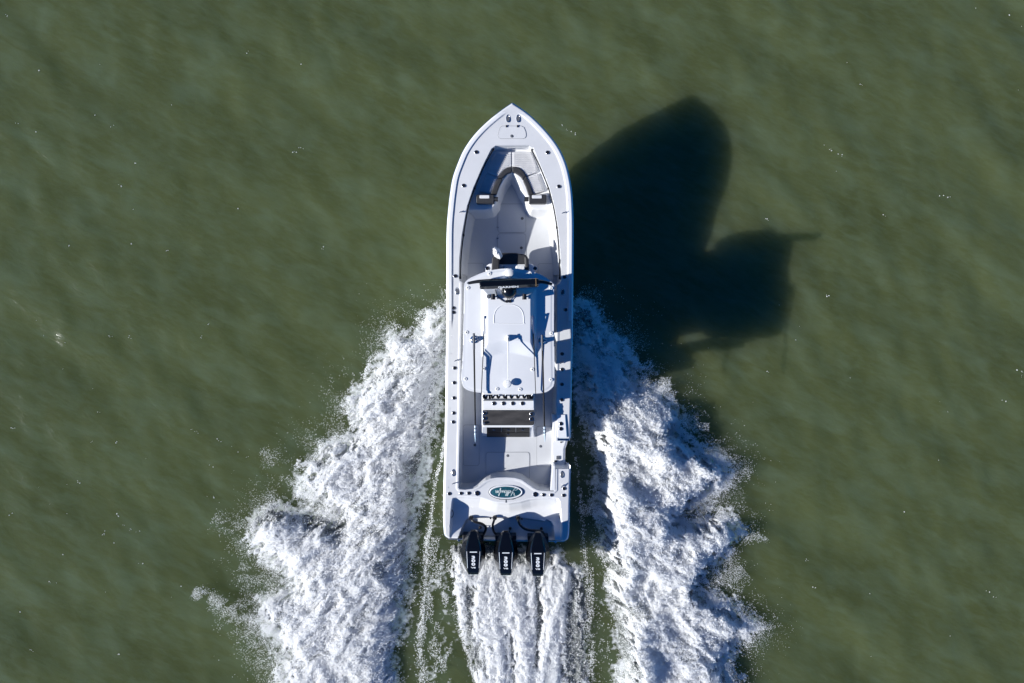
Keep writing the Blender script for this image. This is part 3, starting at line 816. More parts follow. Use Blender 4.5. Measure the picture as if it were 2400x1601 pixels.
# radar with its pedestal, the light bar under it
radar = empty("radar", P(1193, 665, 3.45), boat)
def rp(px, py, z): return tuple(Vector(P(px, py, z)) - Vector(radar.location))
za = 3.47
def array():
    prof = [(-0.10, -0.045), (-0.085, -0.08), (0.07, -0.08), (0.088, -0.05), (0.082, 0.02), (0.05, 0.05), (-0.04, 0.05)]
    a, b = Vector(rp(1124, 667.5, za)), Vector(rp(1262.5, 661.5, za))
    t = (b - a).normalized(); w = Vector((-t.y, t.x, 0))
    vs = []; fs = []
    for p, k in ((a, 0.8), (a + t * 0.03, 1), (b - t * 0.03, 1), (b, 0.8)):
        for (u, z) in prof: vs.append(tuple(p + w * u * k + Vector((0, 0, z * k))))
    n = len(prof)
    for i in range(3):
        for j in range(n): fs.append((i * n + j, i * n + (j + 1) % n, (i + 1) * n + (j + 1) % n, (i + 1) * n + j))
    fs.append(tuple(range(n))[::-1]); fs.append(tuple(3 * n + j for j in range(n)))
    MB().add(vs, fs).build("radar_array", M_cowl, radar, bevel=0.012, seg=3)
    return a, b, t, w
ra, rb, rt_, rw = array()
mid = (ra + rb) / 2
pb = Vector(rp(1193, 682, 3.25))
pd = MB().lathe(tuple(pb), [(0.10, -0.10), (0.155, -0.05), (0.165, 0.0), (0.15, 0.06), (0.10, 0.12), (0.04, 0.145)], 28).build("radar_pedestal", M_cowl, radar, True)
MB().tube([tuple(pb), (mid.x, mid.y, mid.z - 0.05)], 0.07, 14).build("radar_neck", M_black, radar, True)
MB().box(tuple(rb + rt_ * -0.06 + Vector((0, 0, 0.001))), (0.012, 0.17, 0.105), math.atan2(rt_.y, rt_.x)).build("array_stripe", material("amber_stripe", (0.30, 0.20, 0.10), 0.4), radar)

def text_mesh(txt, size, name, mat, parent, M, ext=0.002, bold=0.0, xs=1.0):
    cu = bpy.data.curves.new(name, 'FONT'); cu.body = txt; cu.size = size; cu.extrude = ext; cu.align_x = 'CENTER'; cu.align_y = 'CENTER'; cu.offset = bold
    cu.resolution_u = 3
    to = bpy.data.objects.new("tmp", cu); COL.objects.link(to)
    dg = bpy.context.evaluated_depsgraph_get(); dg.update()
    me = bpy.data.meshes.new_from_object(to.evaluated_get(dg))
    bpy.data.objects.remove(to)
    me.transform(Matrix.Diagonal((xs, 1, 1, 1))); me.transform(M); me.name = name
    me.materials.clear()
    return link(name, me, mat, parent)
# maker's name on the array's aft face, which leans back to the sky
aft = mid - rw * 0.070 + Vector((0, 0, 0.003)) + rt_ * -0.02
ang = math.atan2(rt_.y, rt_.x)
text_mesh("GARMIN", 0.085, "maker_lettering", M_letter, radar, Matrix.Translation(aft - rw * 0.006 + Vector((0, 0, 0.004))) @ Matrix.Rotation(ang, 4, 'Z') @ Matrix.Rotation(math.radians(57.7), 4, 'X'), 0.002, 0.003, 1.35)

bar = smooth_line([P(1097, 664, 3.27), P(1110, 661.5, 3.29), P(1125, 659.5, 3.31), P(1160, 657.5, 3.33), P(1200, 657, 3.33), P(1240, 658, 3.33), P(1264, 660, 3.31), P(1280, 662.5, 3.29), P(1293.5, 666.5, 3.26)], 40)
rad = [0.028 + 0.012 * math.sin(math.pi * i / (len(bar) - 1)) ** 0.5 for i in range(len(bar))]
lb = MB().tube(bar, rad, 10).build("light_bar", M_black, boat, True)
MB().lathe(bar[0], [(0.005, -0.02), (0.024, -0.012), (0.024, 0.012), (0.012, 0.04)], 12).build("bar_end_lens", M_steel, lb, True)
for i in (9, 31):
    q = bar[i]; MB().tube([q, (q[0] * 0.97, q[1], zt_p(660) - 0.0)], 0.022, 8).build("bar_foot", M_black, lb, True)

# small things on the roof
for x in (1156, 1229):
    c = Tz(x, 699.5, 0)
    sp = MB().tube([(c[0], c[1] - 0.03, c[2] + 0.09), (c[0], c[1] + 0.09, c[2] + 0.09)], [0.048, 0.042], 16).build("deck_light", M_black, hard_top, True)
    MB().tube([(c[0], c[1] + 0.03, c[2]), (c[0], c[1] + 0.03, c[2] + 0.07)], 0.018, 8).build("light_stem", M_black, sp, True)
c = Tz(1145, 695, 0)
MB().lathe(c, [(0.045, -0.03), (0.045, 0.005), (0.03, 0.02)], 18).build("roof_plug", M_gap, hard_top, True)
cab = [Tz(1161, 679, 0.012), Tz(1163, 688, 0.012), Tz(1167, 696, 0.012), Tz(1175, 703, 0.012), Tz(1183, 707.5, 0.012), Tz(1190, 708.5, 0.02)]
MB().tube(smooth_line(cab, 40), 0.013, 8).build("radar_cable", M_gap, hard_top, True)
for x in (1188, 1195.5):
    f1 = MB().lathe(Tz(x, 706.5, 0), [(0.03, -0.005), (0.034, 0.012), (0.025, 0.03)], 14).build("cable_gland", M_black, hard_top, True)
for x in (1190, 1195):
    MB().tube([Tz(x, 692, 0.10), Tz(x, 705, 0.03)], 0.008, 6).build("gland_cable", M_black, hard_top, True)
# satellite pod in front, mushroom aerials and a whip aerial lying aft
c = Tz(1194, 641, 0)
MB().lathe(c, [(0.085, -0.01), (0.10, 0.02), (0.10, 0.10), (0.085, 0.14), (0.05, 0.155)], 26).build("satellite_pod", M_white, hard_top, True)
c = Tz(1189.5, 899, 0)
MB().lathe(c, [(0.045, -0.005), (0.03, 0.03), (0.03, 0.06), (0.075, 0.075), (0.085, 0.095), (0.07, 0.115), (0.03, 0.122)], 24).build("mushroom_aerial", M_white, hard_top, True)
c = Tz(1190, 793, 0)
wb = MB().lathe(c, [(0.075, -0.005), (0.07, 0.03), (0.045, 0.08), (0.02, 0.13)], 20, 0.6, 1.0).build("whip_base", M_white, hard_top, True)
MB().tube([(c[0] + 0.01, c[1] + 0.05, c[2] + 0.11), (c[0] + 0.012, c[1] - 0.10, c[2] + 0.13), P(1191.5, 900, c[2] + 0.10)], [0.014, 0.012, 0.009], 8).build("whip_aerial", M_white, hard_top, True)
MB().box((c[0] + 0.012, c[1] - 0.03, c[2] + 0.12), (0.02, 0.07, 0.03)).build("whip_clamp", M_gap, hard_top)

# outriggers: base, folded black pole with banded pale tip
for (bx, by, p0, p1, p2, s) in ((1111, 796, (1110.5, 781), (1114, 997), (1114, 1036), 1), (1271, 799, (1270.5, 785), (1276, 1000), (1277.5, 1036), -1)):
    og = empty("outrigger", Tz(bx, by, 0), boat); L = Vector(og.location)
    R = lambda p: tuple(Vector(p) - L)
    MB().lathe((0, 0, 0), [(0.085, -0.005), (0.085, 0.02), (0.06, 0.035), (0.05, 0.08), (0.035, 0.13)], 22).build("outrigger_base", M_steel, og, True)
    MB().box((0.05, 0.01, 0.09), (0.07, 0.05, 0.07)).build("outrigger_lever", M_steel, og, bevel=0.01)
    z0 = L.z + 0.16; z1 = 2.98; z2 = 2.96
    a, b, e = P(*p0, z0), P(*p1, z1), P(*p2, z2)
    m1 = tuple(Vector(a).lerp(Vector(b), 0.17))
    MB().tube([R(a), R(m1)], 0.026, 10).build("pole_sleeve", M_gap, og, True)
    MB().tube([R(m1), R(b)], [0.020, 0.016], 10).build("outrigger_pole", M_carbon, og, True)
    MB().tube([R(b), R(tuple(Vector(b).lerp(Vector(e), 0.55))), R(e)], [0.022, 0.02, 0.004], 10).build("pole_tip", M_blueband, og, True)
    for k in range(5):
        q = Vector(b).lerp(Vector(e), 0.05 + 0.11 * k); q2 = Vector(b).lerp(Vector(e), 0.09 + 0.11 * k)
        MB().tube([R(tuple(q)), R(tuple(q2))], 0.027, 10).build("tip_ring", M_gap if k % 2 else M_letter, og, True)
for (x0, x1) in ((1136, 1128), (1249, 1255.5)):
    h0 = Tz(x0, 747, 0.045); L = Vector(h0)
    an = empty("aerial_rod", h0, boat)
    MB().box((0, 0.03, -0.03), (0.05, 0.06, 0.06)).build("rod_bracket", M_steel, an, bevel=0.008)
    a, b, e = Vector((0, 0.06, 0.02)), Vector(P(x0 + (x1 - x0) * 0.2, 782, 3.07)) - L, Vector(P(x1, 924, 2.945)) - L
    MB().tube([tuple(a), tuple(b)], 0.014, 8).build("rod_sleeve", M_steel, an, True)
    MB().tube([tuple(b), tuple(e)], [0.011, 0.008], 8).build("rod_wire", M_carbon, an, True)

# ------------------------------------------------------------------ stern: lidded bait well, outboards
c = G(1186, 1153, 0.006)
lid = MB().lathe(c, [(1, -0.01), (1, 0.014), (0.955, 0.022)], 48, 0.375, 0.135).build("bait_well_lid", M_teal, boat, True)
rim = [(c[0] + 0.395 * math.cos(a), c[1] + 0.155 * math.sin(a), c[2] + 0.012) for a in np.linspace(0, 2 * math.pi, 49)]
MB().tube(rim, 0.020, 8).build("lid_rim", M_gel, lid, True)
rim2 = [(c[0] + 0.428 * math.cos(a), c[1] + 0.188 * math.sin(a), c[2] - 0.002) for a in np.linspace(0, 2 * math.pi, 49)]
MB().tube(rim2, 0.009, 6).build("lid_groove", M_gap, lid, True)
for x in (1172.8, 1201): MB().box(G(x, 1168.5, 0.012), (0.07, 0.05, 0.02)).build("lid_hinge", M_gap, lid, bevel=0.004)
MB().box(G(1186, 1173.5, -0.005), (0.03, 0.10, 0.02)).build("lid_drain", M_gap, lid, bevel=0.004)
# the script lettering on the lid, upside down as seen from the bow
def script():
    L = {
        'Y': [[(0.0, 1.0), (0.12, 1.12), (0.28, 0.95), (0.34, 0.55), (0.52, 0.45), (0.75, 0.75), (0.92, 1.18)], [(0.92, 1.18), (0.72, 0.5), (0.45, -0.15), (0.1, -0.42), (-0.25, -0.28), (-0.1, -0.05), (0.35, 0.0)]],
        'e': [[(0.0, 0.2), (0.3, 0.32), (0.34, 0.52), (0.18, 0.55), (0.06, 0.3), (0.16, 0.02), (0.42, 0.12)]],
        'l': [[(0.0, 0.1), (0.25, 0.6), (0.32, 1.05), (0.2, 1.08), (0.1, 0.6), (0.12, 0.08), (0.32, 0.08)]],
        'o': [[(0.2, 0.52), (0.05, 0.35), (0.08, 0.05), (0.28, 0.03), (0.36, 0.3), (0.22, 0.52), (0.45, 0.45)]],
        'w': [[(0.0, 0.5), (0.06, 0.08), (0.2, 0.06), (0.3, 0.48), (0.36, 0.08), (0.5, 0.06), (0.62, 0.5), (0.72, 0.42)]],
        'f': [[(0.0, 0.1), (0.28, 0.7), (0.38, 1.08), (0.26, 1.1), (0.14, 0.5), (0.08, -0.4), (0.2, -0.35), (0.24, 0.1), (0.4, 0.15)]],
        'i': [[(0.0, 0.3), (0.1, 0.52), (0.1, 0.1), (0.28, 0.12)], [(0.12, 0.75), (0.15, 0.8)]],
        'n': [[(0.0, 0.5), (0.08, 0.05), (0.12, 0.4), (0.3, 0.52), (0.34, 0.05), (0.5, 0.15)]],
    }
    adv = {'Y': 0.95, 'e': 0.40, 'l': 0.30, 'o': 0.42, 'w': 0.68, 'f': 0.38, 'i': 0.26, 'n': 0.5}
    x = 0; b = MB(); s = 0.125
    tot = sum(adv[k] for k in "Yellowfin")
    for ch in "Yellowfin":
        for st in L[ch]:
            pts = [(-(x + a + 0.12 * h - tot / 2) * s * 0.98 + c[0] - 0.005, -(h - 0.38) * s + c[1] + 0.0, c[2] + 0.024) for a, h in st]
            b.tube(smooth_line(pts, 24) if len(pts) > 2 else pts, 0.0075, 5)
        x += adv[ch]
    b.build("lid_script", material("script_paint", (0.42, 0.50, 0.52), 0.4, var=0.1, scale=60), lid, True)
script()
for a0, pts in ((0, [(1056, 1192), (1060, 1196), (1062.5, 1203), (1061, 1210), (1057.5, 1214)]), (1, [(1314.5, 1198.5), (1311.5, 1203), (1310.5, 1208), (1312, 1213.5), (1316, 1218)])):
    MB().tube(smooth_line([G(x, y, -0.10) for x, y in pts], 20), 0.009, 6).build("hand_grip", M_black, boat, True)

def outboard(cx, nose_y):
    e = empty("outboard_engine", P(cx, nose_y + 50, 0.7), boat); L = Vector(e.location)
    R = lambda p: tuple(Vector(p) - L)
    #      dy   wt    ws   zt    zs    zb
    st = [(0, 4.5, 6.5, 1.56, 1.50, 1.20), (4, 6.5, 10.0, 1.60, 1.51, 1.15), (12, 8.5, 15.5, 1.64, 1.50, 1.05), (24, 11.0, 22.0, 1.685, 1.50, 0.98), (37, 13.6, 26.6, 1.73, 1.50, 0.95), (48.5, 15.3, 28.0, 1.76, 1.50, 0.95),
          (50.5, 14.8, 28.4, 1.755, 1.49, 0.95), (62, 14.3, 28.3, 1.735, 1.46, 0.95), (76, 13.6, 25.5, 1.70, 1.42, 0.97), (90, 13.0, 20.0, 1.655, 1.37, 1.0), (100, 12.4, 15.0, 1.61, 1.33, 1.05), (105, 11.5, 12.5, 1.55, 1.32, 1.10)]
    vs = []; n = None
    tilt = 0.5
    for dy, wt, ws, zt, zs, zb in st:
        zt -= 0.2; zs -= 0.2; zb -= 0.2
        y = nose_y + dy
        row = []
        for (w, z) in ((-ws * 0.86, zb), (-ws * 1.0, zs - 0.12), (-ws, zs), (-wt - (ws - wt) * 0.26, zt - 0.024), (-wt, zt), (wt, zt), (wt + (ws - wt) * 0.26, zt - 0.024), (ws, zs), (ws * 1.0, zs - 0.12), (ws * 0.86, zb)):
            row.append(R(P(cx + w, y, z)))
        n = len(row); vs += row
    fs = []
    for i in range(len(st) - 1):
        for j in range(n):
            fs.append((i * n + j, (i + 1) * n + j, (i + 1) * n + (j + 1) % n, i * n + (j + 1) % n))
    fs.append(tuple(range(n))); fs.append(tuple((len(st) - 1) * n + j for j in range(n))[::-1])
    cowl = MB().add(vs, fs).build("cowl", M_cowl, e, True, 14, bevel=0.006, seg=2)
    MB().slab([R(P(x, y, 0.8)) for x, y in rrect(cx - 19, nose_y + 16, cx + 19, nose_y + 82, 12)], 1.25).build("midsection", M_black, e, bevel=0.03)
    MB().box(R(P(cx, nose_y + 18, 0.70)), (0.52, 0.22, 0.34)).build("mounting_bracket", M_black, e, bevel=0.012)
    def zt_at(py): return float(np.interp(py - nose_y, [a[0] for a in st], [a[3] - 0.2 for a in st]))
    def on(py, off): return P(cx, py, zt_at(py) + off)
    v = []
    for (py, w) in ((nose_y + 51.5, 8.5), (nose_y + 53.8, 8.5)):
        z = zt_at(py) + 0.004
        v += [R(P(cx - w, py, z)), R(P(cx + w, py, z))]
    w = [(a, b, z - 0.01) for a, b, z in v]
    MB().add(v + w, [(0, 2, 3, 1), (4, 5, 7, 6), (0, 1, 5, 4), (2, 6, 7, 3), (0, 4, 6, 2), (1, 3, 7, 5)]).build("silver_bar", M_letter, e)
    slope = math.atan2(0.15, 0.52)
    # figures stacked one under the other down the aft panel
    for ch, dy, size in (("3", 65.2, 0.104), ("0", 73.2, 0.104), ("0", 81.2, 0.104)):
        Mx = Matrix.Translation(R(on(nose_y + dy, 0.004))) @ Matrix.Rotation(0.28, 4, 'X')
        text_mesh(ch, size, "power_figure", M_letter, e, Mx, 0.002, 0.006, 1.6)
    Mx = Matrix.Translation(R(on(nose_y + 89.2, 0.004))) @ Matrix.Rotation(0.3, 4, 'X')
    text_mesh("V8", 0.052, "badge_lettering", M_letter, e, Mx, 0.002, 0.002, 1.9)
    # edge highlights put in as thin pale strips beside the aft panel
    for s in (-1, 1):
        q = [R(P(cx + s * (np.interp(dy, [a[0] for a in st], [a[1] for a in st]) + 0.6), nose_y + dy, zt_at(nose_y + dy) - 0.006)) for dy in (51, 62, 76, 90)]
        MB().tube(q, 0.007, 6).build("edge_highlight", M_letter, e, True)
    return e
e1 = outboard(1109.5, 1241.5); e2 = outboard(1185.5, 1243.5); e3 = outboard(1260.5, 1245)

hoses = [([(1104, 1214, -0.20), (1107, 1220, -0.10), (1117, 1224, -0.07), (1130, 1228, -0.07), (1138, 1235, -0.07), (1137.5, 1244, -0.09), (1132, 1254, -0.14), (1122, 1264, -0.2)], 0.032),
         ([(1159.5, 1213.5, -0.20), (1157.5, 1221, -0.10), (1155, 1230, -0.08), (1155.5, 1240, -0.10), (1160, 1250, -0.16), (1170, 1256, -0.2)], 0.030),
         ([(1214, 1214, -0.20), (1215, 1221, -0.10), (1219, 1230, -0.08), (1229, 1239, -0.07), (1243, 1243, -0.06), (1256, 1244, -0.06), (1270, 1246, -0.08), (1276, 1255, -0.12), (1278, 1268, -0.25)], 0.032)]
for pts, r in hoses:
    q = smooth_line([G(*a) for a in pts], 50)
    h = MB().tube(q, r, 10).build("rigging_hose", M_black, boat, True)
    a = q[0]
    MB().lathe((a[0], a[1], a[2]), [(0.058, -0.02), (0.058, 0.03), (0.04, 0.06)], 16).build("hose_collar", M_black, h, True)
for x, y, ex in ((1126, 1234.5, 1120), (1195.7, 1237, 1193), (1268.7, 1237.5, 1267)):
    c = G(x, y, -0.36)
    k = MB().lathe(c, [(0.028, 0), (0.036, 0.05), (0.036, 0.08), (0.02, 0.095)], 14).build("flush_port", M_black, boat, True)
    MB().tube([(c[0], c[1], c[2] + 0.08), G(ex + 2, y + 6, -0.2), G(ex, y + 14, -0.2)], 0.010, 6).build("flush_tube", M_black, k, True)
for x, y in ((1150, 1214.5), (1223, 1216)):
    MB().lathe(G(x, y, -0.24), [(0.022, -0.01), (0.024, 0.02), (0.014, 0.03)], 12).build("deck_plug", M_black, boat, True)
for x, y in ((1076, 1266), (1302, 1270)):
    MB().box(G(x, y, -0.25), (0.06, 0.06, 0.04)).build("tie_eye", M_steel, boat, bevel=0.006)

# ------------------------------------------------------------------ loose towels
def crumple(name, c, size, seed, label):
    bm = bmesh.new()
    bmesh.ops.create_icosphere(bm, subdivisions=5, radius=1.0)
    co = np.array([v.co[:] for v in bm.verts])
    a = np.arctan2(co[:, 1], co[:, 0])
    n1 = billow(co[:, 0] * 1.3 + 9 + co[:, 2], co[:, 1] * 1.3 + 4 - co[:, 2] * 0.7, 4, seed)
    r = 0.55 + 0.75 * n1
    co2 = co * r[:, None]
    co2 = co2 * np.array(size)
    for v, q in zip(bm.verts, co2): v.co = q
    me = bpy.data.meshes.new(name); bm.to_mesh(me); bm.free()
    o = link(name, me, M_cloth, None, True)
    o.location = c
    tag(o, label, "towel")
    return o
c = P(1166, 595, fz(602, 0.92))
t1 = crumple("towel", c, (0.085, 0.145, 0.10), 5, "crumpled white towel draped over the port bolster of the dark console seat")
t1.rotation_euler = (0, 0, 0.5)
def folded():
    b = MB()
    for k in range(3):
        b.slab([P(x + 0.3 * k, y - 0.3 * k, fz(627, 1.04) + 0.03 * (k + 1)) for x, y in rrect(1208.5, 622.5, 1229, 632.5, 3)], 0.027)
    o = b.build("towel", M_cloth, None, True, 50, bevel=0.012, seg=3)
    tag(o, "small folded white towel on the seat back, tucked against the hard top's front edge", "towel")
    return o
folded()

# ------------------------------------------------------------------ water, spray and wake
def W(px, py, z=0.12): return P(px, py, z)[:2]
L_out = [(1052, 700), (1040, 716), (1020, 732), (1003, 744), (985, 765), (962, 775), (930, 778), (908, 786), (900, 815), (889, 849), (857, 889), (824, 916), (803, 948), (812, 985), (822, 1012), (806, 1024), (770, 1026), (752, 1034), (742, 1066), (710, 1092), (686, 1118), (698, 1155), (722, 1167), (780, 1208), (745, 1203), (688, 1193), (636, 1180), (590, 1218), (580, 1272), (608, 1308), (652, 1340), (676, 1378), (640, 1395), (606, 1408), (606, 1466), (648, 1514), (646, 1547), (652, 1605), (640, 1690)]
L_in = [(915, 1690), (937, 1601), (940, 1575), (934, 1530), (948, 1499), (959, 1435), (966, 1350), (957, 1298), (978, 1250), (985, 1164), (995, 1116), (1001, 1098), (1022, 1015), (1030, 948), (1040, 905), (1056, 860), (1060, 760)]
R_out = [(1336, 690), (1350, 700), (1385, 707), (1400, 748), (1448, 784), (1476, 806), (1488, 841), (1513, 862), (1500, 890), (1545, 905), (1568, 925), (1590, 940), (1606, 969), (1598, 1001), (1612, 1030), (1645, 1052), (1686, 1063), (1714, 1090), (1707, 1119), (1683, 1154), (1623, 1186), (1602, 1216), (1660, 1206), (1709, 1205), (1744, 1247), (1714, 1292), (1676, 1336), (1653, 1379), (1715, 1410), (1754, 1451), (1774, 1474), (1727, 1515), (1704, 1554), (1726, 1592), (1740, 1690)]
R_in = [(1470, 1690), (1452, 1601), (1453, 1547), (1438, 1512), (1444, 1451), (1416, 1388), (1418, 1324), (1398, 1279), (1405, 1244), (1378, 1205), (1400, 1148), (1384, 1041), (1365, 988), (1354, 921), (1342, 867), (1332, 800)]
wash_px = [(1050, 1275), (1052, 1330), (1054, 1400), (1060, 1450), (1088, 1528), (1107, 1600), (1120, 1700), (1392, 1700), (1390, 1562), (1383, 1480), (1381, 1400), (1376, 1340), (1372, 1318), (1330, 1312), (1322, 1275)]
line_l = [(1040, 1010), (1034, 1082), (1023, 1116), (1014, 1180), (1007, 1244), (999, 1275), (998, 1330), (996, 1400), (989, 1450), (983, 1493), (984, 1560), (990, 1640)]
line_r = [(1338, 1010), (1345, 1050), (1355, 1110), (1360, 1160), (1364, 1228), (1368, 1280), (1374, 1330), (1381, 1400), (1384, 1480), (1390, 1562), (1394, 1660)]

polyL = [W(*q) for q in L_out + L_in]; polyR = [W(*q) for q in R_out + R_in]; polyW = [W(*q, 0.05) for q in wash_px]

WAVES = []
_wr = np.random.default_rng(3)
for k in range(34):
    lam = 0.45 * (9.0 ** (_wr.random()))
    th = math.radians(64) + _wr.normal() * 0.42
    WAVES.append((2 * math.pi / lam * math.cos(th), 2 * math.pi / lam * math.sin(th), _wr.random() * 6.28, 0.0030 * lam ** 0.85))
def wave_h(X, Y):
    wx = X + 0.5 * (fbm(X * 0.5, Y * 0.5, 3, 41) - 0.5); wy = Y + 0.5 * (fbm(X * 0.5, Y * 0.5, 3, 77) - 0.5)
    z = np.zeros(X.shape)
    for kx, ky, ph, a in WAVES: z += a * np.sin(kx * wx + ky * wy + ph)
    amp = 0.6 + 0.8 * fbm(X * 0.22, Y * 0.22, 3, 5)
    return z * amp

def make_water():
    c = 0.06
    def axis(h):
        core = np.arange(-h, h + c / 2, c)
        ext = []; x = h; s = c
        while x < 900:
            s *= 1.35; x += s; ext.append(x)
        return np.concatenate([-np.array(ext[::-1]), core, np.array(ext)])
    xs, ys = axis(15.0), axis(10.5)
    X, Y = np.meshgrid(xs, ys)
    core = (np.abs(X) < 16) & (np.abs(Y) < 11.5)
    z = np.where(np.abs(X) + np.abs(Y) < 60, wave_h(X, Y), 0)
    foam = np.zeros(X.shape)
    dL = sdf(polyL, X, Y); dR = sdf(polyR, X, Y); dW = sdf(polyW, X, Y)
    nz = fbm(X * 2.2, Y * 2.2, 4, 9) - 0.5
    for d in (dL, dR):
        foam = np.maximum(foam, 0.95 * sstep(-0.30, 0.25, d + 0.6 * nz))
    st = fbm(X * 5, Y * 0.9, 4, 23)
    foam = np.maximum(foam, sstep(-0.1, 0.3, dW) * (0.25 + 0.9 * sstep(0.35, 0.7, st)))
    for ln, wdt, a in ((line_l, 0.035, 0.7), (line_r, 0.03, 0.5)):
        p = [W(x, y, 0.02) for x, y in ln]
        d = polyline_dist(p, X + 0.06 * (fbm(X * 3, Y * 1.2, 3, 31) - 0.5), Y)
        foam = np.maximum(foam, a * sstep(wdt * 2.2, 0, d) * (0.4 + 0.9 * fbm(X * 6, Y * 3, 3, 71)))
    # water in the trench between hull and plume carries sparse foam
    pt = [W(x, y, 0.0) for x, y in [(1045, 1100), (1000, 1250), (990, 1400), (985, 1600), (1110, 1600), (1060, 1450), (1045, 1270)]]
    foam = np.maximum(foam, 0.55 * sstep(-0.1, 0.2, sdf(pt, X, Y)) * sstep(0.42, 0.68, fbm(X * 4, Y * 1.6, 4, 91)))
    # hull pushes the surface down beside the boat, lifts it in the plumes and the wash
    z = z + np.where(core, 0.05 * sstep(-0.1, 0.5, dL) + 0.05 * sstep(-0.1, 0.5, dR) + 0.06 * sstep(0, 0.5, dW) * (st - 0.2), 0)
    ny, nx = X.shape
    vid = np.arange(ny * nx).reshape(ny, nx)
    q = np.stack([vid[:-1, :-1], vid[:-1, 1:], vid[1:, 1:], vid[1:, :-1]], -1).reshape(-1, 4)
    me = bpy.data.meshes.new("water")
    me.vertices.add(ny * nx); me.vertices.foreach_set("co", np.stack([X.ravel(), Y.ravel(), z.ravel()], 1).astype(np.float32).ravel())
    me.loops.add(q.size); me.loops.foreach_set("vertex_index", q.astype(np.int32).ravel())
    me.polygons.add(len(q)); me.polygons.foreach_set("loop_start", np.arange(0, q.size, 4, dtype=np.int32))
    me.update(calc_edges=True); me.validate()
    at = me.attributes.new("foam", 'FLOAT', 'POINT'); at.data.foreach_set("value", foam.ravel().astype(np.float32))
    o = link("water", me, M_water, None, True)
    o['kind'] = 'structure'; o['label'] = "murky green open water with soft ripples"
    return o
make_water()

_gn = None
def drops_tree():
    """loose points of the mesh become round drops with their own radius; the faces stay"""
    global _gn
    if _gn: return _gn
    g = bpy.data.node_groups.new("drops", 'GeometryNodeTree')
    g.interface.new_socket("Geometry", in_out='INPUT', socket_type='NodeSocketGeometry')
    g.interface.new_socket("Geometry", in_out='OUTPUT', socket_type='NodeSocketGeometry')
    gi = g.nodes.new("NodeGroupInput"); go = g.nodes.new("NodeGroupOutput")
    at = g.nodes.new("GeometryNodeInputNamedAttribute"); at.data_type = 'FLOAT'; at.inputs[0].default_value = "rad"
    gt = g.nodes.new("FunctionNodeCompare"); gt.data_type = 'FLOAT'; gt.operation = 'GREATER_THAN'; gt.inputs[1].default_value = 1e-5
    mp = g.nodes.new("GeometryNodeMeshToPoints")
    dl = g.nodes.new("GeometryNodeDeleteGeometry"); dl.domain = 'POINT'
    jn = g.nodes.new("GeometryNodeJoinGeometry")
    sm = g.nodes.new("GeometryNodeSetMaterial"); sm.inputs["Material"].default_value = M_foam
    g.links.new(at.outputs[0], gt.inputs[0])
    g.links.new(gi.outputs[0], mp.inputs["Mesh"]); g.links.new(gt.outputs[0], mp.inputs["Selection"]); g.links.new(at.outputs[0], mp.inputs["Radius"])
    g.links.new(gi.outputs[0], dl.inputs["Geometry"]); g.links.new(gt.outputs[0], dl.inputs["Selection"])
    g.links.new(mp.outputs[0], sm.inputs[0])
    g.links.new(dl.outputs[0], jn.inputs[0]); g.links.new(sm.outputs[0], jn.inputs[0])
    g.links.new(jn.outputs[0], go.inputs[0])
    _gn = g
    return g

def spray_object(name, X, Y, Z, keep, aer, pts, rad, paer, label, cat, kind='stuff'):
    ny, nx = X.shape
    vid = np.arange(ny * nx).reshape(ny, nx)
    fo = keep[:-1, :-1] | keep[1:, :-1] | keep[:-1, 1:] | keep[1:, 1:]
    q = np.stack([vid[:-1, :-1][fo], vid[:-1, 1:][fo], vid[1:, 1:][fo], vid[1:, :-1][fo]], 1)
    u, inv = np.unique(q, return_inverse=True); q = inv.reshape(q.shape)
    sheet = np.stack([X.ravel(), Y.ravel(), Z.ravel()], 1)[u]
    co = np.concatenate([sheet, pts]).astype(np.float32)
    me = bpy.data.meshes.new(name)
    me.vertices.add(len(co)); me.vertices.foreach_set("co", co.ravel())
    me.loops.add(q.size); me.loops.foreach_set("vertex_index", q.astype(np.int32).ravel())
    me.polygons.add(len(q)); me.polygons.foreach_set("loop_start", np.arange(0, q.size, 4, dtype=np.int32))
    me.update(calc_edges=True)
    a = me.attributes.new("rad", 'FLOAT', 'POINT'); a.data.foreach_set("value", np.concatenate([np.zeros(len(sheet)), rad]).astype(np.float32))
    b = me.attributes.new("aer", 'FLOAT', 'POINT'); b.data.foreach_set("value", np.concatenate([aer.ravel()[u], paer]).astype(np.float32))
    o = link(name, me, M_foam, None, True)
    m = o.modifiers.new("drops", 'NODES'); m.node_group = drops_tree()
    tag(o, label, cat, kind=kind)
    return o

def bilerp(A, xs, ys, x, y):
    i = np.clip((x - xs[0]) / (xs[1] - xs[0]), 0, len(xs) - 1.001); j = np.clip((y - ys[0]) / (ys[1] - ys[0]), 0, len(ys) - 1.001)
    i0 = i.astype(int); j0 = j.astype(int); fi = i - i0; fj = j - j0
    return (A[j0, i0] * (1 - fi) + A[j0, i0 + 1] * fi) * (1 - fj) + (A[j0 + 1, i0] * (1 - fi) + A[j0 + 1, i0 + 1] * fi) * fj

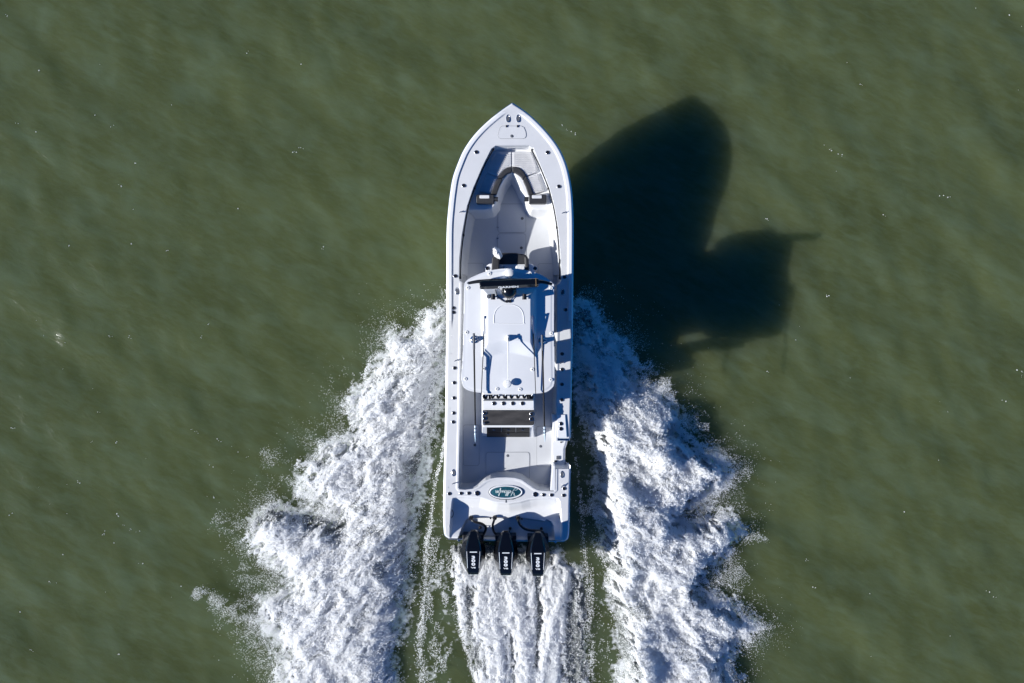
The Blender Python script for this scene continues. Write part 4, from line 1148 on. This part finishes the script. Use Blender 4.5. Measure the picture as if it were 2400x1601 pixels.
def plume(poly, inner, sgn, seed, label):
    rng = np.random.default_rng(seed)
    p = np.array(poly)
    x0, x1, y0, y1 = p[:, 0].min() - 1.2, p[:, 0].max() + 1.2, max(p[:, 1].min(), -9.6) - 0.2, p[:, 1].max() + 0.4
    c = 0.024
    xs = np.arange(x0, x1, c); ys = np.arange(y0, y1, c)
    X, Y = np.meshgrid(xs, ys)
    d = sdf(poly, X, Y)
    di = polyline_dist([W(*q) for q in inner], X, Y)
    edge = sstep(0.9, 0.0, np.abs(d)) * sstep(0.1, 0.5, di)
    rag = 0.50 * (fbm(X * 1.6, Y * 1.6, 4, seed) - 0.5) + 0.34 * (fbm(X * 6, Y * 6, 4, seed + 2, 0.65) - 0.5)
    dp = d + rag * edge
    # flow direction: thrown outwards and left behind
    u = X * 0.8 * sgn - Y * 0.6; v = X * 0.6 * sgn + Y * 0.8
    big = fbm(u * 0.9, v * 1.3, 3, seed + 3)
    wx = 0.25 * fbm(u * 2, v * 2, 3, seed + 60); wy = 0.25 * fbm(u * 2, v * 2, 3, seed + 61)
    bil = billow((u + wx) * 1.9, (v + wy) * 3.2, 5, seed + 5, 0.58)
    fine = fbm((u + wx) * 8, (v + wy) * 16, 4, seed + 8, 0.6)
    env = sstep(0.0, 0.8, d) * (sstep(0.0, 0.22, di) if sgn > 0 else sstep(0.05, 1.0, di))
    aft = sstep(-0.5, -2.6, Y) if sgn > 0 else 0.22 + 0.0 * Y
    hgt = (0.05 + env * (0.16 + 0.62 * aft * (0.45 + 0.55 * sstep(-7.5, -4.0, Y))) * (0.45 + 1.0 * big))
    lace = fbm(u * 3.2 + 7, v * 6.5, 5, seed + 90, 0.66)
    m = sstep(0.04, 0.34, dp - 0.34 * sstep(0.48, 0.36, lace) * sstep(0.95, 0.1, d))
    if sgn > 0: hgt = hgt + 0.42 * aft * np.exp(-((di - 0.42) / 0.36) ** 2) * sstep(0.0, 0.12, di) * (0.5 + big)
    Z = m * (hgt * 0.55 + np.minimum(hgt, 0.30) * (-0.2 + 0.85 * bil)) + 0.06 * m * fine - 0.08 * (1 - m) + 0.03
    # thin, see-through patches where the water shows between the clumps
    dn = fbm((u + wx) * 1.3, (v + wy) * 2.4, 6, seed + 21, 0.66)
    dens = sstep(0.36, 0.57, dn + 0.07 * sstep(0.0, 0.7, d) + 0.10 * (bil - 0.5))
    inner_band = sstep(0.0, 0.6 if sgn < 0 else 0.3, di + 0.3 * (fbm(X * 3, Y * 3, 4, seed + 70) - 0.5))
    core = sstep(0.1, 0.75, d) * inner_band
    aer = np.clip(0.08 + 0.34 * core + 0.95 * (0.12 + 0.88 * dens) * (0.35 + 0.65 * inner_band) * sstep(0.20, 0.66, fine) * (1 - 0.34 * core), 0, 1)
    # --- drops lying on and just above the foam, thinning out past its ragged edge
    N = 3200000
    px = rng.uniform(x0, x1, N); py = rng.uniform(y0, y1, N)
    mp = sstep(-0.26, 0.26, dp + 0.6 * (fine - 0.5) * edge - 0.35 * sstep(0.5, 0.34, lace) * sstep(0.9, 0.1, d)) ** 1.4
    mm = bilerp(mp * (0.14 + 0.86 * dens) * (0.25 + 0.75 * inner_band) * (0.1 + 1.1 * fine), xs, ys, px, py)
    ok = rng.random(N) < mm
    px, py = px[ok], py[ok]
    n = len(px)
    r = 0.003 + 0.010 * rng.random(n) ** 2.6
    z = np.maximum(bilerp(Z, xs, ys, px, py), 0.02) + rng.exponential(0.03, n) + r * 0.5
    P1 = np.stack([px, py, z], 1); R1 = r
    # --- drops flying off the outer edge, in bursts
    N = 1100000
    px = rng.uniform(x0, x1, N); py = rng.uniform(y0, y1, N)
    dd = bilerp(d, xs, ys, px, py); dii = bilerp(di, xs, ys, px, py)
    burst = fbm(px * 2.4 * 1.0 + py * 0.5, py * 2.4, 4, seed + 33)
    pr = np.where(dd < 0.12, np.exp(-np.abs(dd - 0.1) / 0.20), 0) * sstep(0.38, 0.68, burst) * sstep(0.2, 0.9, dii) * 0.9
    ok = rng.random(N) < pr
    px, py, dd = px[ok], py[ok], dd[ok]; n = len(px)
    r = 0.0022 + 0.0055 * rng.random(n) ** 2.5
    z = 0.04 + rng.random(n) ** 1.5 * 0.35 * np.exp(dd * 0.8)
    P2 = np.stack([px, py, z], 1)
    pts = np.concatenate([P1, P2]); rad = np.concatenate([R1, r])
    return X, Y, Z, dp > -0.12, aer, pts, rad, rng

def fan(rng, a, b, spread, n, seed):
    """a streak of drops thrown from a towards b"""
    a = np.array(W(*a)); b = np.array(W(*b))
    n = int(n * 2.4)
    t = rng.random(n) ** 1.3
    w = np.array([-(b - a)[1], (b - a)[0]]); w = w / np.linalg.norm(w)
    q = a + (b - a) * t[:, None] + w * (rng.normal(size=n) * spread * (1.0 - 0.55 * t))[:, None]
    k = fbm(q[:, 0] * 3, q[:, 1] * 5, 4, seed) > 0.45
    q = q[k]; n = len(q)
    return np.concatenate([q, (0.05 + 0.25 * rng.random(n))[:, None]], 1), 0.0025 + 0.006 * rng.random(n) ** 2.2

X, Y, Z, keep, aer, pts, rad, rng = plume(polyL, L_in, -1, 101, "")
ex = [fan(rng, a, b, s, n, 200 + i) for i, (a, b, s, n) in enumerate((((640, 1470), (455, 1385), 0.20, 2600), ((690, 1390), (560, 1330), 0.35, 1200), ((640, 1520), (520, 1440), 0.3, 900), ((700, 1110), (610, 1060), 0.25, 500), ((610, 1260), (500, 1215), 0.25, 500), ((660, 1590), (560, 1500), 0.3, 700), ((1010, 760), (990, 725), 0.2, 400)))]
pts = np.concatenate([pts] + [e[0] for e in ex]); rad = np.concatenate([rad] + [e[1] for e in ex])
spray_object("spray_plume", X, Y, Z, keep, aer, pts, rad, np.ones(len(pts)), "sunlit white spray plume thrown out on the boat's port side", "spray")
X, Y, Z, keep, aer, pts, rad, rng = plume(polyR, R_in, 1, 57, "")
ex = [fan(rng, a, b, s, n, 300 + i) for i, (a, b, s, n) in enumerate((((1500, 900), (1570, 905), 0.3, 1500), ((1600, 1000), (1660, 1000), 0.3, 900), ((1640, 1060), (1760, 1110), 0.3, 700), ((1660, 1400), (1740, 1330), 0.35, 1200), ((1730, 1250), (1800, 1262), 0.1, 260), ((1750, 1460), (1820, 1460), 0.2, 400), ((1365, 1205), (1385, 1180), 0.15, 250)))]
pts = np.concatenate([pts] + [e[0] for e in ex]); rad = np.concatenate([rad] + [e[1] for e in ex])
spray_object("spray_plume", X, Y, Z, keep, aer, pts, rad, np.ones(len(pts)), "spray plume on the starboard side, its front part blue in the boat's shadow", "spray")

def wash():
    rng = np.random.default_rng(77)
    p = np.array(polyW)
    x0, x1, y0, y1 = p[:, 0].min() - 0.9, p[:, 0].max() + 0.3, -9.7, p[:, 1].max() + 0.1
    c = 0.022
    xs = np.arange(x0, x1, c); ys = np.arange(y0, y1, c)
    X, Y = np.meshgrid(xs, ys)
    d = sdf(polyW, X, Y)
    sp = (y1 - Y)
    xm = X - W(1190, 1300)[0]
    fanx = xm / (1 + 0.05 * sp)
    wq = 0.35 * fbm(fanx * 2.5, Y * 1.4, 3, 88)
    st = fbm((fanx + wq) * 4.5, Y * 1.1, 5, 3, 0.62)
    st2 = fbm((fanx + wq) * 12, Y * 8.5, 5, 13, 0.7)
    lump = billow(fanx * 6, Y * 4.0, 4, 19)
    ridges = np.zeros(X.shape)
    for ln, wd, a in (([(1056, 1420), (1064, 1470), (1090, 1530), (1104, 1585), (1112, 1640)], 0.07, 0.9), ([(1326, 1338), (1318, 1380), (1300, 1440), (1284, 1500), (1270, 1560), (1262, 1640)], 0.10, 1.1),
                      ([(1128, 1350), (1126, 1400), (1135, 1450), (1140, 1500)], 0.12, 0.6), ([(1200, 1380), (1212, 1440), (1222, 1500), (1232, 1580), (1236, 1650)], 0.16, 1.1), ([(1165, 1500), (1170, 1560), (1175, 1640)], 0.10, 0.8), ([(1290, 1350), (1284, 1400), (1276, 1450)], 0.09, 0.6)):
        dl = polyline_dist([W(x, y, 0.1) for x, y in ln], X + 0.12 * (st2 - 0.5) + 0.12 * (st - 0.5), Y)
        ridges = np.maximum(ridges, a * np.exp(-(dl / wd) ** 2))
    rs = np.random.default_rng(4)
    for k in range(26):
        a0 = 1062 + 255 * (k + rs.random()) / 26
        a1 = 1190 + (a0 - 1190) * (1.02 + 0.12 * rs.random()) + rs.normal() * 8
        m0 = 1300 + 70 * rs.random()
        dl = polyline_dist([W(a0, m0, 0.1), W((a0 + a1) / 2 + rs.normal() * 5, (m0 + 1620) / 2, 0.1), W(a1, 1640, 0.1)], X + 0.25 * (st2 - 0.5) + 0.16 * (st - 0.5), Y)
        ridges = np.maximum(ridges, (0.20 + 0.35 * rs.random()) * np.exp(-(dl / (0.03 + 0.06 * rs.random())) ** 2))
    dark = np.zeros(X.shape)  # darker channels, trough shade painted in by thinning the foam
    for ln, wd, a in (([(1098, 1380), (1100, 1440), (1104, 1490), (1118, 1560)], 0.19, 1.0), ([(1258, 1350), (1262, 1420), (1262, 1480), (1258, 1560)], 0.10, 0.8), ([(1196, 1480), (1200, 1540), (1205, 1600)], 0.09, 0.6), ([(1345, 1350), (1340, 1450), (1345, 1560)], 0.16, 0.45), ([(1180, 1290), (1230, 1290)], 0.25, 0.6), ([(1100, 1290), (1180, 1290)], 0.25, 0.5)):
        dl = polyline_dist([W(x, y, 0.1) for x, y in ln], X + 0.22 * (st2 - 0.5) + 0.2 * (st - 0.5), Y)
        dark = np.maximum(dark, a * np.exp(-(dl / wd) ** 2))
    lat = polyline_dist([W(x, y, 0.1) for x, y in [(1322, 1300), (1326, 1338), (1318, 1380), (1300, 1440), (1284, 1500), (1270, 1560), (1262, 1640)]], X, Y)
    rline = np.interp(-Y, [-W(0, y, 0.1)[1] for y in (1300, 1338, 1380, 1440, 1500, 1560, 1640)], [W(x, 0, 0.1)[0] for x in (1324, 1326, 1318, 1300, 1284, 1270, 1262)])
    outer = np.where(X > rline, sstep(0.05, 0.75, X - rline), 0)
    near = sstep(1.0, 0.1, sp)  # engine shade just astern, put in as thinner, darker foam
    dens = np.clip(0.40 + 0.42 * sstep(0.32, 0.62, st * 0.6 + st2 * 0.4) + 0.8 * ridges - 0.95 * dark - 0.62 * outer - 0.42 * near, 0.05, 1)
    dens = dens * sstep(-0.05, 0.25, d + 0.16 * (st2 - 0.5))
    grow = sstep(0.0, 1.6, sp)
    Z = -0.05 + sstep(0.0, 0.35, d + 0.3 * (st2 - 0.5)) * (0.07 + grow * (0.05 * ridges + 0.04 * st + 0.05 * lump) - 0.04 * dark + 0.07 * st2)
    aer = np.clip(0.16 + 0.98 * dens * sstep(0.16, 0.66, st2 * 0.7 + 0.45 * ridges + 0.10), 0, 1)
    N = 1000000
    px = rng.uniform(x0, x1, N); py = rng.uniform(y0, y1, N)
    ok = rng.random(N) < bilerp(dens, xs, ys, px, py) * sstep(0.2, 0.6, bilerp(st2 + 0.3 * ridges, xs, ys, px, py))
    px, py = px[ok], py[ok]; n = len(px)
    r = 0.003 + 0.008 * rng.random(n) ** 2.6
    z = bilerp(Z, xs, ys, px, py) + rng.exponential(0.02, n) + r * 0.4
    A = [np.stack([px, py, z], 1)]; B = [r]
    # thin strings of foam trailing along both hull sides
    for ln, wd, n in ((line_l, 0.022, 1900), (line_r, 0.025, 1000)):
        q = np.array([W(x, y, 0.02) for x, y in ln])
        t = rng.random(n) ** 0.7 * (len(q) - 1.001)
        i = t.astype(int); f = (t - i)[:, None]
        pp = q[i] * (1 - f) + q[i + 1] * f
        k = fbm(pp[:, 0] * 4, pp[:, 1] * 5, 3, 55) > 0.36
        pp = pp + rng.normal(size=pp.shape) * wd * (1 + t / 5)[:, None] * np.array([1, 1])
        pp = pp[k]
        A.append(np.concatenate([pp, (0.03 + 0.05 * rng.random(len(pp)))[:, None]], 1)); B.append(0.004 + 0.009 * rng.random(len(pp)) ** 2)
    # scattered bubbles between the port string and the wash, and over the starboard speckled band
    for box, n, th in (((985, 1060, 1260, 1620), 5200, 0.52), ((1330, 1392, 1330, 1640), 4200, 0.42), ((1385, 1430, 1400, 1560), 260, 0.5)):
        qx = rng.uniform(box[0], box[1], n); qy = rng.uniform(box[2], box[3], n)
        k = fbm(qx / 16, qy / 40, 4, 61) > th
        qx, qy = qx[k], qy[k]
        w = np.stack([(qx - CX) / F * (H - 0.05), (CY - qy) / F * (H - 0.05), 0.04 + 0.04 * rng.random(len(qx))], 1)
        A.append(w); B.append(0.004 + 0.008 * rng.random(len(qx)) ** 2)
    pts = np.concatenate(A); rad = np.concatenate(B)
    spray_object("propeller_wash", X, Y, Z, d > -0.06, aer, pts, rad, np.ones(len(pts)), "foaming white propeller wash streaming astern of the three outboards", "wake")
wash()

def flecks():
    rng = np.random.default_rng(19)
    q = [(686, 355), (705, 345), (38, 290), (86, 312), (258, 297), (315, 382), (277, 435), (553, 490), (160, 576), (306, 571), (390, 587), (756, 580), (82, 750), (97, 786), (255, 788), (300, 790), (470, 788), (488, 760), (229, 963), (28, 1003), (220, 1034), (276, 1037), (446, 1006), (459, 1013), (177, 1130), (497, 1095), (510, 1030), (544, 1047), (563, 1057), (580, 1070), (485, 1162), (495, 1166), (511, 1178), (270, 1207), (285, 1231), (304, 1240), (321, 1246), (327, 1247), (244, 1244), (239, 1252), (271, 1273), (327, 1322), (21, 1205), (145, 1298), (69, 1524), (276, 1534), (36, 1438), (427, 1370), (118, 1365), (702, 152), (580, 120), (86, 163), (220, 273), (13, 33), (1932, 342), (1945, 350), (1960, 360), (1972, 364), (2208, 455), (2215, 460), (2225, 463), (2387, 213), (2387, 867), (2392, 870), (2395, 880), (2120, 1200), (2400, 60), (2371, 30), (1797, 510), (2070, 505), (2320, 1385), (2335, 1400), (1800, 870), (1940, 690), (1905, 1375), (1890, 1310), (2019, 196), (1320, 290), (1333, 305), (1345, 315), (2350, 940)]
    n2 = 60
    ex = np.stack([rng.uniform(0, 2400, n2), rng.uniform(0, 1600, n2)], 1)
    ex = ex[(np.abs(ex[:, 0] - 1200) > 620)]
    A = []; R = []
    for i, (x, y) in enumerate(q):
        m = rng.integers(1, 4)
        c = np.array(W(x, y, 0.03))
        for k in range(m):
            A.append((c[0] + rng.normal() * 0.035 + 0.02 * k, c[1] + rng.normal() * 0.02 - 0.015 * k, 0.035 + 0.01 * rng.random())); R.append(0.005 + 0.010 * rng.random() ** 2)
    for x, y in ex:
        c = W(x, y, 0.03); A.append((c[0], c[1], 0.035)); R.append(0.004 + 0.004 * rng.random())
    A = np.array(A); R = np.array(R)
    A[:, 2] = wave_h(A[:, 0], A[:, 1]) + R * 0.4
    bm = bmesh.new()
    for a, r in zip(A, R):
        g = bmesh.ops.create_icosphere(bm, subdivisions=1, radius=1.0)
        rz = rng.random() * 6.28
        for v in g['verts']:
            v.co = Vector((v.co.x * r * (1 + 0.7 * rng.random()), v.co.y * r, v.co.z * r * 0.7)); v.co = Matrix.Rotation(rz, 3, 'Z') @ v.co + Vector(a)
    me = bpy.data.meshes.new("foam_flecks"); bm.to_mesh(me); bm.free()
    a = me.attributes.new("aer", 'FLOAT', 'POINT'); a.data.foreach_set("value", np.ones(len(me.vertices), np.float32))
    o = link("foam_flecks", me, M_foam, None, True)
    tag(o, "tiny white foam flecks floating scattered over the green water", "foam", kind='stuff')
flecks()
